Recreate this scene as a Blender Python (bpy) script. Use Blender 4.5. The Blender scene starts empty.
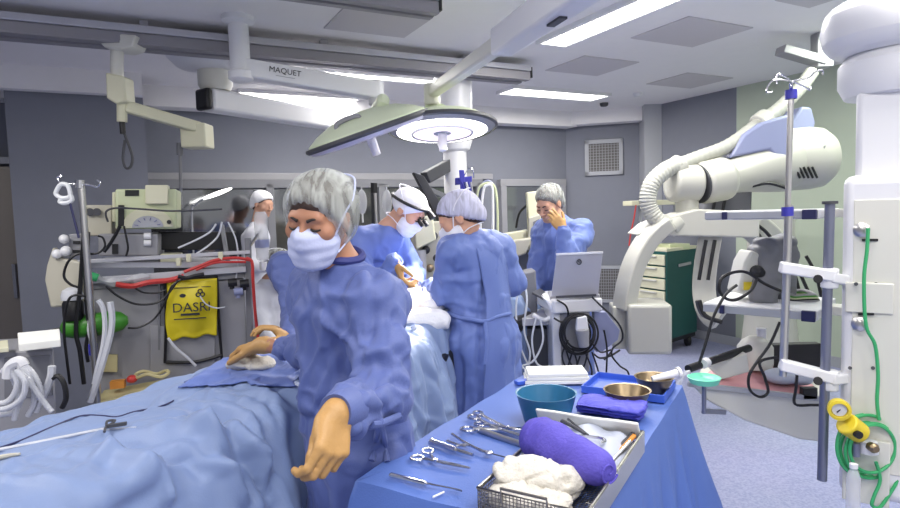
import bpy, bmesh, math, random
import numpy as np
from mathutils import Vector, Matrix
random.seed(7)
rng = np.random.default_rng(5)
SC = bpy.context.scene
C = SC.collection
PI = math.pi
V = Vector
# ------------------------------------------------------------------ camera frame
FPX = 600.0; CAMZ = 1.59; PT = math.radians(4.0); RO = math.radians(1.7)
fw = V((0, math.cos(PT), -math.sin(PT))); r0 = V((1, 0, 0)); u0 = V((0, math.sin(PT), math.cos(PT)))
rc = r0*math.cos(RO) - u0*math.sin(RO); uc = r0*math.sin(RO) + u0*math.cos(RO)
CAM = V((0, 0, CAMZ))
def ray(px, py): return fw*FPX + rc*(px-450) - uc*(py-254)
def P(px, py, d):                       # world point seen at a pixel, d metres away
    v = ray(px, py); return CAM + v*(d/v.y)
def PZ(px, py, z):                      # world point seen at a pixel, on the level z
    v = ray(px, py); return CAM + v*((z-CAMZ)/v.z)
def PL(lst, d): return [P(a[0], a[1], a[2] if len(a) > 2 else d) for a in lst]
RA = math.radians(27.4)
RX = V((math.cos(RA), math.sin(RA), 0)); RY = V((-math.sin(RA), math.cos(RA), 0)); RZ = V((0, 0, 1))
# ------------------------------------------------------------------ materials
def lin(c):
    c = c/255.0
    return c/12.92 if c <= 0.04045 else ((c+0.055)/1.055)**2.4
def rgb(r, g, b): return (lin(r), lin(g), lin(b), 1)
def mat(name, col, rough=0.5, metal=0.0, bump=0.0, bscale=60, var=0.0, vscale=8, spec=0.5, emit=None, estr=0, sub=0, alpha=1, trans=0, sheen=0, stretch=None, coat=0):
    m = bpy.data.materials.new(name); m.use_nodes = True
    nt = m.node_tree; b = nt.nodes['Principled BSDF']
    b.inputs['Base Color'].default_value = col
    b.inputs['Roughness'].default_value = rough
    b.inputs['Metallic'].default_value = metal
    b.inputs['Specular IOR Level'].default_value = spec
    if sub:
        b.inputs['Subsurface Weight'].default_value = sub
        b.inputs['Subsurface Radius'].default_value = (0.012, 0.006, 0.004)
        b.inputs['Subsurface Scale'].default_value = 1.0
    if sheen: b.inputs['Sheen Weight'].default_value = sheen
    if coat: b.inputs['Coat Weight'].default_value = coat
    if trans: b.inputs['Transmission Weight'].default_value = trans
    if emit:
        b.inputs['Emission Color'].default_value = emit; b.inputs['Emission Strength'].default_value = estr
    b.inputs['Alpha'].default_value = alpha
    if bump or var:
        tc = nt.nodes.new('ShaderNodeTexCoord'); src = tc.outputs['Object']
        if stretch:
            mp = nt.nodes.new('ShaderNodeMapping'); mp.inputs['Scale'].default_value = stretch
            nt.links.new(src, mp.inputs['Vector']); src = mp.outputs['Vector']
    if var:
        n = nt.nodes.new('ShaderNodeTexNoise'); n.inputs['Scale'].default_value = vscale; n.inputs['Detail'].default_value = 4
        nt.links.new(src, n.inputs['Vector'])
        mx = nt.nodes.new('ShaderNodeMix'); mx.data_type = 'RGBA'
        mx.inputs['A'].default_value = tuple(max(0, c*(1-var)) for c in col[:3])+(1,)
        mx.inputs['B'].default_value = tuple(min(1, c*(1+var)) for c in col[:3])+(1,)
        nt.links.new(n.outputs['Fac'], mx.inputs['Factor']); nt.links.new(mx.outputs['Result'], b.inputs['Base Color'])
    if bump:
        n = nt.nodes.new('ShaderNodeTexNoise'); n.inputs['Scale'].default_value = bscale; n.inputs['Detail'].default_value = 5
        nt.links.new(src, n.inputs['Vector'])
        bp = nt.nodes.new('ShaderNodeBump'); bp.inputs['Strength'].default_value = bump; bp.inputs['Distance'].default_value = 0.01
        nt.links.new(n.outputs['Fac'], bp.inputs['Height']); nt.links.new(bp.outputs['Normal'], b.inputs['Normal'])
    return m
M = {}
def dm(k, *a, **kw): M[k] = mat(k, *a, **kw)
dm('wall_grey', rgb(124, 127, 138), 0.75, bump=0.05, bscale=200, var=0.04)
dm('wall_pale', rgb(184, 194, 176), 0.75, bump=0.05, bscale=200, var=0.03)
dm('ceiling_white', rgb(236, 234, 234), 0.8, var=0.02)
dm('trim_grey', rgb(168, 170, 176), 0.55)
dm('panel_grey', rgb(200, 196, 198), 0.7)
dm('rail_light', rgb(190, 190, 196), 0.4, metal=0.3)
dm('rail_dark', rgb(150, 148, 152), 0.5, metal=0.3)
dm('door_brown', rgb(112, 106, 100), 0.4, metal=0.3, var=0.08, vscale=3)
dm('white', rgb(228, 228, 230), 0.35)
dm('offwhite', rgb(216, 215, 205), 0.4, var=0.02)
dm('cream', rgb(212, 210, 182), 0.45, var=0.03)
dm('greencream', rgb(196, 203, 165), 0.45)
dm('beige', rgb(190, 186, 170), 0.5)
dm('grey', rgb(150, 150, 154), 0.5, var=0.03)
dm('midgrey', rgb(120, 121, 126), 0.5)
dm('darkgrey', rgb(70, 71, 76), 0.5)
dm('black', rgb(24, 24, 27), 0.45)
dm('navy', rgb(40, 42, 85), 0.45)
dm('robot_white', rgb(188, 187, 178), 0.35, var=0.02)
dm('robot_blue', rgb(140, 146, 180), 0.4)
dm('hose_grey', rgb(176, 176, 168), 0.5)
dm('steel', rgb(205, 203, 200), 0.28, metal=0.95, bump=0.04, bscale=80)
dm('chrome', rgb(215, 215, 218), 0.18, metal=1.0)
dm('wire_steel', rgb(150, 146, 140), 0.3, metal=0.9)
dm('brass', rgb(150, 132, 104), 0.34, metal=0.95, var=0.08)
dm('gown', rgb(84, 99, 156), 0.6, bump=0.12, bscale=220, var=0.05, vscale=14, sheen=0.1)
dm('gown_light', rgb(98, 118, 180), 0.6, bump=0.12, bscale=300, var=0.05, vscale=14, sheen=0.1)
dm('gown_navy', rgb(50, 56, 120), 0.65)
dm('scrub_white', rgb(215, 216, 224), 0.7, bump=0.1, bscale=200, var=0.04)
dm('drape', rgb(122, 141, 180), 0.55, bump=0.1, bscale=260, var=0.05, vscale=5, sheen=0.1)
dm('table_cloth', rgb(84, 112, 182), 0.55, bump=0.12, bscale=240, var=0.05, vscale=6)
dm('purple', rgb(88, 78, 180), 0.75, bump=0.35, bscale=120, var=0.1, vscale=30)
dm('blue_fold', rgb(92, 92, 200), 0.7, bump=0.2, bscale=160, var=0.06, vscale=20)
dm('tray_blue', rgb(62, 98, 200), 0.4)
dm('teal', rgb(48, 112, 150), 0.35, var=0.04)
dm('gauze', rgb(214, 209, 198), 0.9, bump=0.5, bscale=120, var=0.05, vscale=30)
dm('gauze_bright', rgb(236, 236, 240), 0.9, bump=0.4, bscale=120)
dm('paper', rgb(232, 232, 226), 0.8, bump=0.05, bscale=90)
dm('wrap_grey', rgb(178, 184, 200), 0.6, bump=0.25, bscale=60, var=0.06)
dm('skin', rgb(206, 158, 132), 0.5, sub=0.15, bump=0.04, bscale=300, var=0.04, vscale=30)
dm('skin_dark', rgb(172, 122, 95), 0.5, sub=0.12, bump=0.04, bscale=300, var=0.05, vscale=30)
dm('glove', rgb(184, 142, 86), 0.5, bump=0.12, bscale=180, var=0.08, vscale=30)
dm('hair', rgb(58, 42, 34), 0.55, bump=0.4, bscale=60, stretch=(1, 6, 1))
dm('hair_grey', rgb(110, 104, 98), 0.6, bump=0.4, bscale=60)
dm('lash', rgb(30, 22, 18), 0.6)
dm('mask', rgb(190, 196, 226), 0.8, bump=0.12, bscale=220, var=0.03)
dm('mask_white', rgb(226, 226, 236), 0.8, bump=0.1, bscale=220)
dm('yellow', rgb(214, 196, 30), 0.45, var=0.06, vscale=10)
dm('yellow_plain', rgb(224, 200, 50), 0.4)
dm('tag_cream', rgb(196, 186, 140), 0.7)
dm('green_cyl', rgb(66, 140, 44), 0.4)
dm('green_dark', rgb(22, 78, 74), 0.45)
dm('green_tube', rgb(58, 168, 104), 0.4)
dm('mint', rgb(120, 220, 185), 0.35, emit=None)
dm('red', rgb(196, 60, 56), 0.4)
dm('orange', rgb(214, 142, 60), 0.5)
dm('blue_plastic', rgb(60, 60, 165), 0.4)
dm('pink', rgb(214, 160, 164), 0.8, bump=0.2, bscale=50, var=0.06)
dm('tube_clear', rgb(206, 208, 214), 0.3)
dm('lamp_green', rgb(224, 234, 202), 0.4)
dm('light_panel', rgb(255, 255, 250), 0.5, emit=(1, 0.98, 0.93, 1), estr=5)
dm('dome_lit', rgb(255, 255, 255), 0.4, emit=(1, 0.95, 0.97, 1), estr=6)
dm('dome_inner', rgb(236, 222, 230), 0.4, emit=(1, 0.88, 0.93, 1), estr=.55)
dm('lens_dim', rgb(200, 196, 214), 0.3)
dm('screen_dark', rgb(20, 24, 26), 0.2)
dm('ink', rgb(40, 42, 50), 0.6)
dm('ink_purple', rgb(70, 66, 130), 0.6)
dm('clearbag', rgb(222, 224, 228), 0.25, alpha=0.45)
dm('pole_grey', rgb(128, 132, 150), 0.35, metal=0.6)
dm('grille_dark', rgb(96, 94, 92), 0.6)
dm('room_beyond', rgb(125, 124, 126), 0.8)
dm('tube_plastic_white', rgb(222, 224, 226), 0.4)
# speckled sheet floor
def floor_mat():
    m = bpy.data.materials.new('speckled_vinyl'); m.use_nodes = True; nt = m.node_tree; b = nt.nodes['Principled BSDF']
    tc = nt.nodes.new('ShaderNodeTexCoord')
    n1 = nt.nodes.new('ShaderNodeTexNoise'); n1.inputs['Scale'].default_value = 75; n1.inputs['Detail'].default_value = 3
    n2 = nt.nodes.new('ShaderNodeTexNoise'); n2.inputs['Scale'].default_value = 1.2
    r = nt.nodes.new('ShaderNodeValToRGB')
    r.color_ramp.elements[0].position = 0.38; r.color_ramp.elements[0].color = rgb(150, 156, 196)
    r.color_ramp.elements[1].position = 0.62; r.color_ramp.elements[1].color = rgb(176, 180, 212)
    mx = nt.nodes.new('ShaderNodeMix'); mx.data_type = 'RGBA'; mx.blend_type = 'MULTIPLY'; mx.inputs['Factor'].default_value = 0.15
    nt.links.new(tc.outputs['Object'], n1.inputs['Vector']); nt.links.new(tc.outputs['Object'], n2.inputs['Vector'])
    nt.links.new(n1.outputs['Fac'], r.inputs['Fac']); nt.links.new(r.outputs['Color'], mx.inputs['A']); nt.links.new(n2.outputs['Color'], mx.inputs['B'])
    nt.links.new(mx.outputs['Result'], b.inputs['Base Color'])
    b.inputs['Roughness'].default_value = 0.38
    return m
M['floor'] = floor_mat()
def glass_mat():
    m = bpy.data.materials.new('tinted_glass'); m.use_nodes = True; nt = m.node_tree
    for n in list(nt.nodes): nt.nodes.remove(n)
    o = nt.nodes.new('ShaderNodeOutputMaterial'); mx = nt.nodes.new('ShaderNodeMixShader'); mx.inputs[0].default_value = 0.25
    t = nt.nodes.new('ShaderNodeBsdfTransparent'); t.inputs[0].default_value = (0.5, 0.51, 0.53, 1)
    g = nt.nodes.new('ShaderNodeBsdfGlossy'); g.inputs['Roughness'].default_value = 0.08; g.inputs['Color'].default_value = (0.75, 0.76, 0.78, 1)
    nt.links.new(t.outputs[0], mx.inputs[1]); nt.links.new(g.outputs[0], mx.inputs[2]); nt.links.new(mx.outputs[0], o.inputs[0])
    return m
M['glass'] = glass_mat()
def cap_mat(name, col, amin, amax, scale):
    m = bpy.data.materials.new(name); m.use_nodes = True; nt = m.node_tree; b = nt.nodes['Principled BSDF']
    b.inputs['Base Color'].default_value = col; b.inputs['Roughness'].default_value = 0.7
    tc = nt.nodes.new('ShaderNodeTexCoord'); mp = nt.nodes.new('ShaderNodeMapping'); mp.inputs['Scale'].default_value = (1.5, 0.5, 0.35); mp.inputs['Rotation'].default_value = (0.3, 0.5, 0.9)
    n = nt.nodes.new('ShaderNodeTexNoise'); n.inputs['Scale'].default_value = scale; n.inputs['Detail'].default_value = 5; n.inputs['Distortion'].default_value = 1.2
    r = nt.nodes.new('ShaderNodeMapRange'); r.inputs['From Min'].default_value = 0.32; r.inputs['From Max'].default_value = 0.68; r.inputs['To Min'].default_value = amin; r.inputs['To Max'].default_value = amax
    nt.links.new(tc.outputs['Object'], mp.inputs['Vector']); nt.links.new(mp.outputs['Vector'], n.inputs['Vector'])
    nt.links.new(n.outputs['Fac'], r.inputs['Value']); nt.links.new(r.outputs['Result'], b.inputs['Alpha'])
    bp = nt.nodes.new('ShaderNodeBump'); bp.inputs['Strength'].default_value = 0.3; bp.inputs['Distance'].default_value = 0.006
    nt.links.new(n.outputs['Fac'], bp.inputs['Height']); nt.links.new(bp.outputs['Normal'], b.inputs['Normal'])
    return m
M['cap'] = cap_mat('bouffant_gauze', rgb(208, 212, 206), 0.16, 0.62, 26)
M['cap_blue'] = cap_mat('bouffant_gauze_bluish', rgb(212, 212, 236), 0.55, 0.95, 28)
M['cap_white'] = mat('cap_white', rgb(236, 236, 240), 0.8, bump=0.3, bscale=40)
# ------------------------------------------------------------------ mesh collector
def zrot(a): return Matrix.Rotation(a, 4, 'Z')
def frame(o, rz=0): return Matrix.Translation(o) @ zrot(rz)
def catmull(pts, n=6, closed=False):
    if len(pts) < 3: return [V(p) for p in pts]
    p = [V(q) for q in pts]; out = []
    N = len(p); segs = N if closed else N-1
    for i in range(segs):
        g = lambda k: p[k % N] if closed else p[min(max(k, 0), N-1)]
        a, b, c, d = g(i-1), g(i), g(i+1), g(i+2)
        for j in range(n):
            t = j/n
            out.append(0.5*((2*b)+(c-a)*t+(2*a-5*b+4*c-d)*t*t+(3*b-a-3*c+d)*t**3))
    if not closed: out.append(p[-1])
    return out
class MB:
    def __init__(s, T=None): s.bm = bmesh.new(); s.T = T or Matrix.Identity(4)
    def _q(s, vs, fs):
        bv = [s.bm.verts.new(s.T @ V(v)) for v in vs]
        for f in fs:
            try: s.bm.faces.new([bv[i] for i in f])
            except ValueError: pass
        return s
    def box(s, c, sz, R=None):
        c = V(c); hx, hy, hz = sz[0]/2, sz[1]/2, sz[2]/2
        R = R if R is not None else Matrix.Identity(3)
        if isinstance(R, (int, float)): R = Matrix.Rotation(R, 3, 'Z')
        vs = [c + R @ V((x*hx, y*hy, z*hz)) for x in (-1, 1) for y in (-1, 1) for z in (-1, 1)]
        return s._q(vs, [(0,1,3,2),(4,6,7,5),(0,4,5,1),(2,3,7,6),(0,2,6,4),(1,5,7,3)])
    def bar(s, a, b, w, h, up=(0,0,1)):
        a, b = V(a), V(b); d = (b-a); L = d.length; d.normalize(); up = V(up)
        x = d.cross(up)
        if x.length < 1e-4: x = d.cross(V((1,0,0)))
        x.normalize(); z = x.cross(d)
        R = Matrix((x, d, z)).transposed()
        return s.box((a+b)/2, (w, L, h), R)
    def ring(s, c, x, y, r, n, ry=None): 
        ry = r if ry is None else ry
        return [c + x*(math.cos(2*PI*i/n)*r) + y*(math.sin(2*PI*i/n)*ry) for i in range(n)]
    def loft(s, rings, cap=True, closed=True):
        n = len(rings[0]); vs = [v for r in rings for v in r]; fs = []
        for k in range(len(rings)-1):
            for i in range(n if closed else n-1):
                j = (i+1) % n
                fs.append((k*n+i, k*n+j, (k+1)*n+j, (k+1)*n+i))
        if cap: fs.append(tuple(range(n))[::-1]); fs.append(tuple(range((len(rings)-1)*n, len(rings)*n)))
        return s._q(vs, fs)
    def _xy(s, d):
        d = V(d).normalized(); x = d.cross(V((0,0,1)))
        if x.length < 1e-3: x = V((1,0,0))
        x.normalize(); return x, d.cross(x).normalized()
    def cyl(s, a, b, r, r2=None, n=16):
        a, b = V(a), V(b); x, y = s._xy(b-a); r2 = r if r2 is None else r2
        return s.loft([s.ring(a, x, y, r, n), s.ring(b, x, y, r2, n)])
    def tube(s, pts, r, n=8, sub=6, closed=False, smooth=True):
        p = catmull(pts, sub, closed) if smooth else [V(q) for q in pts]
        rings = []; x = None; N = len(p)
        for i, q in enumerate(p):
            if closed: d = p[(i+1) % N]-p[i-1]
            else: d = p[min(i+1, N-1)]-p[max(i-1, 0)]
            if d.length < 1e-7: d = V((0,0,1))
            d.normalize()
            if x is None: x, _ = s._xy(d)
            x = (x - d*x.dot(d))
            if x.length < 1e-5: x, _ = s._xy(d)
            x.normalize(); y = d.cross(x)
            rr = r(i/(N-1)) if callable(r) else r
            rings.append(s.ring(q, x, y, rr, n))
        if closed: rings.append(rings[0]); return s.loft(rings, cap=False)
        return s.loft(rings)
    def sweep(s, pts, w, h, ax=(0,1,0), sub=6):
        p = catmull(pts, sub); ax = V(ax).normalized(); rings = []
        for i, q in enumerate(p):
            d = (p[min(i+1, len(p)-1)]-p[max(i-1, 0)]).normalized(); y = ax - d*ax.dot(d); y.normalize(); x = d.cross(y)
            rings.append([q+x*(w/2)+y*(h/2), q-x*(w/2)+y*(h/2), q-x*(w/2)-y*(h/2), q+x*(w/2)-y*(h/2)])
        return s.loft(rings)
    def lathe(s, prof, c=(0,0,0), ax=(0,0,1), n=28, cap=True):
        c = V(c); ax = V(ax).normalized(); x, y = s._xy(ax)
        return s.loft([s.ring(c+ax*z, x, y, max(r, 1e-4), n) for r, z in prof], cap=cap)
    def ell(s, c, rad, R=None, nu=20, nv=12):
        c = V(c); R = R if R is not None else Matrix.Identity(3); rings = []
        for j in range(nv+1):
            t = -PI/2+PI*j/nv
            rings.append([c + R @ V((rad[0]*math.cos(t)*math.cos(2*PI*i/nu), rad[1]*math.cos(t)*math.sin(2*PI*i/nu), rad[2]*math.sin(t))) if 0 < j < nv else c + R @ V((rad[0]*1e-3*math.cos(2*PI*i/nu), rad[1]*1e-3*math.sin(2*PI*i/nu), rad[2]*math.sin(t))) for i in range(nu)])
        return s.loft(rings)
    def prism(s, pts, depth):           # pts: world polygon, depth: world vector
        depth = V(depth); n = len(pts); vs = [V(p) for p in pts]+[V(p)+depth for p in pts]
        return s._q(vs, [tuple(range(n)), tuple(range(n, 2*n))[::-1]]+[(i, i+n, (i+1) % n + n, (i+1) % n) for i in range(n)])
    def pprism(s, px, d, depth, ray_=False):
        if ray_:
            c = sum((P(a[0], a[1], d) for a in px), V())/len(px); v = V((c.x, c.y, 0)).normalized()*depth
        else: v = (0, depth, 0)
        return s.prism(PL(px, d), v)
    def pbox(s, x0, y0, x1, y1, d, depth, rz=0):
        c = P((x0+x1)/2, (y0+y1)/2, d); k = d/FPX
        R = Matrix.Rotation(rz, 3, 'Z')
        return s.box(c + R @ V((0, depth/2, 0)), ((x1-x0)*k, depth, (y1-y0)*k), R)
    def grid(s, f, nu, nv):
        vs = [f(i/nu, j/nv) for i in range(nu+1) for j in range(nv+1)]
        return s._q(vs, [(i*(nv+1)+j, (i+1)*(nv+1)+j, (i+1)*(nv+1)+j+1, i*(nv+1)+j+1) for i in range(nu) for j in range(nv)])
    def build(s, name, m, parent=None, bevel=0, ang=35, solid=0, fix=True):
        if fix: bmesh.ops.recalc_face_normals(s.bm, faces=s.bm.faces[:])
        return finish(name, s.bm, m, parent, bevel, ang, solid)
MW = {}
def finish(name, bm, m, parent, bevel=0, ang=35, solid=0):
    me = bpy.data.meshes.new(name)
    if parent is not None:
        mw = MW[parent.name]; bm.transform(mw.inverted())
    else:
        cs = [v.co for v in bm.verts]
        lo = V((min(c.x for c in cs), min(c.y for c in cs), min(c.z for c in cs))); hi = V((max(c.x for c in cs), max(c.y for c in cs), max(c.z for c in cs)))
        mw = Matrix.Translation(((lo.x+hi.x)/2, (lo.y+hi.y)/2, lo.z)); bm.transform(mw.inverted())
    bm.to_mesh(me); bm.free()
    for p in me.polygons: p.use_smooth = True
    if ang < 180: me.set_sharp_from_angle(angle=math.radians(ang))
    me.materials.append(M[m] if isinstance(m, str) else m)
    o = bpy.data.objects.new(name, me); C.objects.link(o)
    if parent is not None: o.parent = parent; MW[o.name] = mw
    else: o.matrix_world = mw; MW[o.name] = mw
    if bevel:
        b = o.modifiers.new('bevel', 'BEVEL'); b.width = bevel; b.segments = 3; b.limit_method = 'ANGLE'; b.angle_limit = math.radians(40)
    if solid:
        b = o.modifiers.new('solid', 'SOLIDIFY'); b.thickness = solid; b.offset = -1
    return o
def thing(name, label, cat, loc=(0,0,0), rz=0, group=None):
    o = bpy.data.objects.new(name, None); C.objects.link(o); o.empty_display_size = 0.1
    o.location = loc; o.rotation_euler = (0, 0, rz); MW[o.name] = frame(V(loc), rz)
    return tag(o, label, cat, group)
def tag(o, label, cat, group=None):
    o['label'] = label; o['category'] = cat
    if group: o['group'] = group
    return o
def struct(o): o['kind'] = 'structure'; return o
def base(p): p = V(p); return (p.x, p.y, p.z)
def text(name, s, size, T, m, parent, ext=0.0008):
    cu = bpy.data.curves.new('lettering', 'FONT'); cu.body = s; cu.size = size; cu.extrude = ext; cu.align_x = 'CENTER'; cu.align_y = 'CENTER'; cu.resolution_u = 3
    ob = bpy.data.objects.new('tmp', cu); C.objects.link(ob)
    dg = bpy.context.evaluated_depsgraph_get(); me = bpy.data.meshes.new_from_object(ob.evaluated_get(dg))
    bm = bmesh.new(); bm.from_mesh(me); bpy.data.objects.remove(ob); bpy.data.curves.remove(cu); bpy.data.meshes.remove(me)
    bm.transform(T); return finish(name, bm, m, parent)
def face_T(c, x, up):                   # text frame: x along x, y along up, facing x × up
    x = V(x).normalized(); up = V(up); n = x.cross(up).normalized(); up = n.cross(x)
    return Matrix.Translation(c) @ Matrix((x, up, n)).transposed().to_4x4()
# ------------------------------------------------------------------ implicit surfaces for figures and cloth
def vn(p):
    i = np.floor(p).astype(np.int64); f = p-i; f = f*f*(3-2*f); r = 0
    for a in (0, 1):
        for b in (0, 1):
            for c in (0, 1):
                h = (i[:, 0]+a)*374761393+(i[:, 1]+b)*668265263+(i[:, 2]+c)*2147483647
                h = (h ^ (h >> 13))*1274126177; h = (h ^ (h >> 16)) & 0xffff
                w = (f[:, 0] if a else 1-f[:, 0])*(f[:, 1] if b else 1-f[:, 1])*(f[:, 2] if c else 1-f[:, 2])
                r = r+w*(h/32767.5-1)
    return r
def A3(v): return np.array(tuple(v), dtype=np.float64)
def cone(a, b, r1, r2, k=.02): a, b = A3(a), A3(b); return ('c', a, b, r1, r2, k, (a+b)/2, np.linalg.norm(b-a)/2+max(r1, r2))
def econe(a, b, w, rw1, rn1, rw2, rn2, k=.03):
    a, b, w = A3(a), A3(b), A3(w); ax = (b-a)/np.linalg.norm(b-a); w = w-ax*w.dot(ax); w /= np.linalg.norm(w); n = np.cross(ax, w)
    return ('e', a, b, w, n, rw1, rn1, rw2, rn2, k, (a+b)/2, np.linalg.norm(b-a)/2+max(rw1, rn1, rw2, rn2))
def elli(c, R, rad, k=.02, sub=False): return ('s', A3(c), np.array(R, dtype=float), np.array(rad, dtype=float), sub, k, A3(c), max(rad))
def plane(pt, n, k=.004): n = A3(n); n /= np.linalg.norm(n); return ('p', A3(pt), n, k, None, 1e9)    # keeps the side n points to
def smin(a, b, k): h = np.clip(.5+.5*(b-a)/k, 0, 1); return b+(a-b)*h-k*h*(1-h)
def ev(prims, p):
    d = np.full(len(p), 1.0)
    for q in prims:
        t = q[0]
        if t == 'c':
            _, a, b, r1, r2, k = q[:6]; ba = b-a; pa = p-a; h = np.clip(pa@ba/max(ba@ba, 1e-12), 0, 1)
            di = np.linalg.norm(pa-h[:, None]*ba, axis=1)-(r1+(r2-r1)*h); d = smin(d, di, k)
        elif t == 'e':
            _, a, b, w, n, rw1, rn1, rw2, rn2, k = q[:10]; ba = b-a; L = np.linalg.norm(ba); ax = ba/L; pa = p-a; h = np.clip(pa@ax/L, 0, 1)
            v = pa-h[:, None]*ba; rw = rw1+(rw2-rw1)*h; rn = rn1+(rn2-rn1)*h; m = np.minimum(rw, rn)
            di = (np.sqrt((v@w/rw)**2+(v@n/rn)**2+(v@ax/m)**2)-1)*m; d = smin(d, di, k)
        elif t == 's':
            _, c, R, rad, sub, k = q[:6]; l = (p-c)@R; k1 = np.linalg.norm(l/rad, axis=1); k2 = np.linalg.norm(l/rad**2, axis=1)
            di = k1*(k1-1)/np.maximum(k2, 1e-6)
            d = -smin(-d, di, k) if sub else smin(d, di, k)
        else:
            _, c, n, k = q[:4]; d = -smin(-d, (p-c)@n, k)
    return d
def mesh_sdf(prims, h, B=12, iters=0):
    bs = [q for q in prims if q[0] != 'p' and not (q[0] == 's' and q[4])]
    lo = np.min([q[-2]-q[-1] for q in bs], axis=0)-2*h; hi = np.max([q[-2]+q[-1] for q in bs], axis=0)+2*h
    W = B*h; nb = np.ceil((hi-lo)/W).astype(int); br = W*.87
    g = np.stack(np.meshgrid(*[np.arange(B+1)]*3, indexing='ij'), -1).reshape(-1, 3)*h
    MM = 8192; KV = []; VV = []; QQ = []
    Q2 = [(q, q[-2], q[-1]) for q in prims]
    for bi in range(nb[0]):
        for bj in range(nb[1]):
            for bk in range(nb[2]):
                o = lo+np.array([bi, bj, bk])*W; c = o+W/2
                use = [q for q, qc, qr in Q2 if qc is None or np.linalg.norm(qc-c) < qr+br+.07]
                if not any(q[0] != 'p' for q in use): continue
                if abs(ev(use, c[None])[0]) > br*1.5+.03: continue
                val = ev(use, o+g).reshape(B+1, B+1, B+1); s = val < 0
                if s.all() or not s.any(): continue
                cs = [s[a:a+B, b:b+B, e:e+B] for a in (0, 1) for b in (0, 1) for e in (0, 1)]
                cnt = sum(x.astype(int) for x in cs); act = (cnt > 0) & (cnt < 8)
                idx = np.argwhere(act)
                if len(idx):
                    acc = np.zeros((len(idx), 3)); num = np.zeros(len(idx)); I, J, K = idx.T
                    for ax in range(3):
                        for a in (0, 1):
                            for b in (0, 1):
                                o1 = [0, 0, 0]; oth = [x for x in range(3) if x != ax]; o1[oth[0]] = a; o1[oth[1]] = b; o2 = list(o1); o2[ax] = 1
                                v1 = val[I+o1[0], J+o1[1], K+o1[2]]; v2 = val[I+o2[0], J+o2[1], K+o2[2]]; m = (v1 < 0) != (v2 < 0)
                                t = np.where(m, v1/np.where(m, v1-v2, 1), 0); pt = np.tile(np.array(o1, float), (len(idx), 1)); pt[:, ax] += t
                                acc += pt*m[:, None]; num += m
                    VV.append(o+(idx+acc/num[:, None])*h)
                    G = idx+np.array([bi, bj, bk])*B+1; KV.append((G[:, 0]*MM+G[:, 1])*MM+G[:, 2])
                for ax in range(3):
                    s1 = s[:B, :B, :B]; sl = [slice(0, B)]*3; sl[ax] = slice(1, B+1); s2 = s[tuple(sl)]
                    e = np.argwhere(s1 != s2)
                    if not len(e): continue
                    fl = s1[e[:, 0], e[:, 1], e[:, 2]]; G = e+np.array([bi, bj, bk])*B+1
                    u, v = [(1, 2), (2, 0), (0, 1)][ax]; q4 = []
                    for du, dv in ((-1, -1), (0, -1), (0, 0), (-1, 0)):
                        gg = G.copy(); gg[:, u] += du; gg[:, v] += dv; q4.append((gg[:, 0]*MM+gg[:, 1])*MM+gg[:, 2])
                    q4 = np.stack(q4, 1); q4[~fl] = q4[~fl][:, ::-1]; QQ.append(q4)
    K = np.concatenate(KV); X = np.concatenate(VV); Q = np.concatenate(QQ)
    od = np.argsort(K); K = K[od]; X = X[od]; f = np.searchsorted(K, Q); f = np.minimum(f, len(K)-1); ok = (K[f] == Q).all(1); F = f[ok]
    for _ in range(iters): X = smooth_np(X, F)
    return X, F
def smooth_np(X, F, lam=.5):
    acc = np.zeros_like(X); n = np.zeros(len(X))
    for a in range(4):
        for b in (1, 3):
            np.add.at(acc, F[:, a], X[F[:, (a+b) % 4]]); np.add.at(n, F[:, a], 1)
    return X+(acc/np.maximum(n, 1)[:, None]-X)*lam
def vnorm(X, F):
    n = np.cross(X[F[:, 2]]-X[F[:, 0]], X[F[:, 3]]-X[F[:, 1]]); N = np.zeros_like(X)
    for a in range(4): np.add.at(N, F[:, a], n)
    return N/np.maximum(np.linalg.norm(N, axis=1), 1e-9)[:, None]
def np_obj(name, X, F, m, parent=None, loc=None):
    if parent is not None: mw = MW[parent.name]
    else: mw = Matrix.Translation(loc if loc is not None else ((X[:, 0].min()+X[:, 0].max())/2, (X[:, 1].min()+X[:, 1].max())/2, X[:, 2].min()))
    inv = np.array(mw.inverted()); Xl = X@inv[:3, :3].T+inv[:3, 3]
    me = bpy.data.meshes.new(name); me.from_pydata(Xl.tolist(), [], F.tolist())
    for p in me.polygons: p.use_smooth = True
    me.materials.append(M[m] if isinstance(m, str) else m); me.update()
    o = bpy.data.objects.new(name, me); C.objects.link(o)
    if parent is not None: o.parent = parent
    else: o.matrix_world = mw
    MW[o.name] = mw
    return o
def creases(X, lines, pw=2.0):                  # each line: (points, width, amplitude); soft valleys or ridges along a 3D path
    d = np.zeros(len(X))
    for pts, w, amp in lines:
        p = [A3(q) for q in catmull(pts, 5)]; dm_ = np.full(len(X), 9.0); tt = np.zeros(len(X)); n = len(p)-1
        for i in range(n):
            ba = p[i+1]-p[i]; h = np.clip((X-p[i])@ba/max(ba@ba, 1e-12), 0, 1); di = np.linalg.norm(X-p[i]-h[:, None]*ba, axis=1)
            m = di < dm_; dm_ = np.where(m, di, dm_); tt = np.where(m, (i+h)/n, tt)
        x = dm_/w; d += amp*np.exp(-x**pw)*np.sin(PI*np.clip(tt, .04, .96))**.6
    return d

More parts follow.
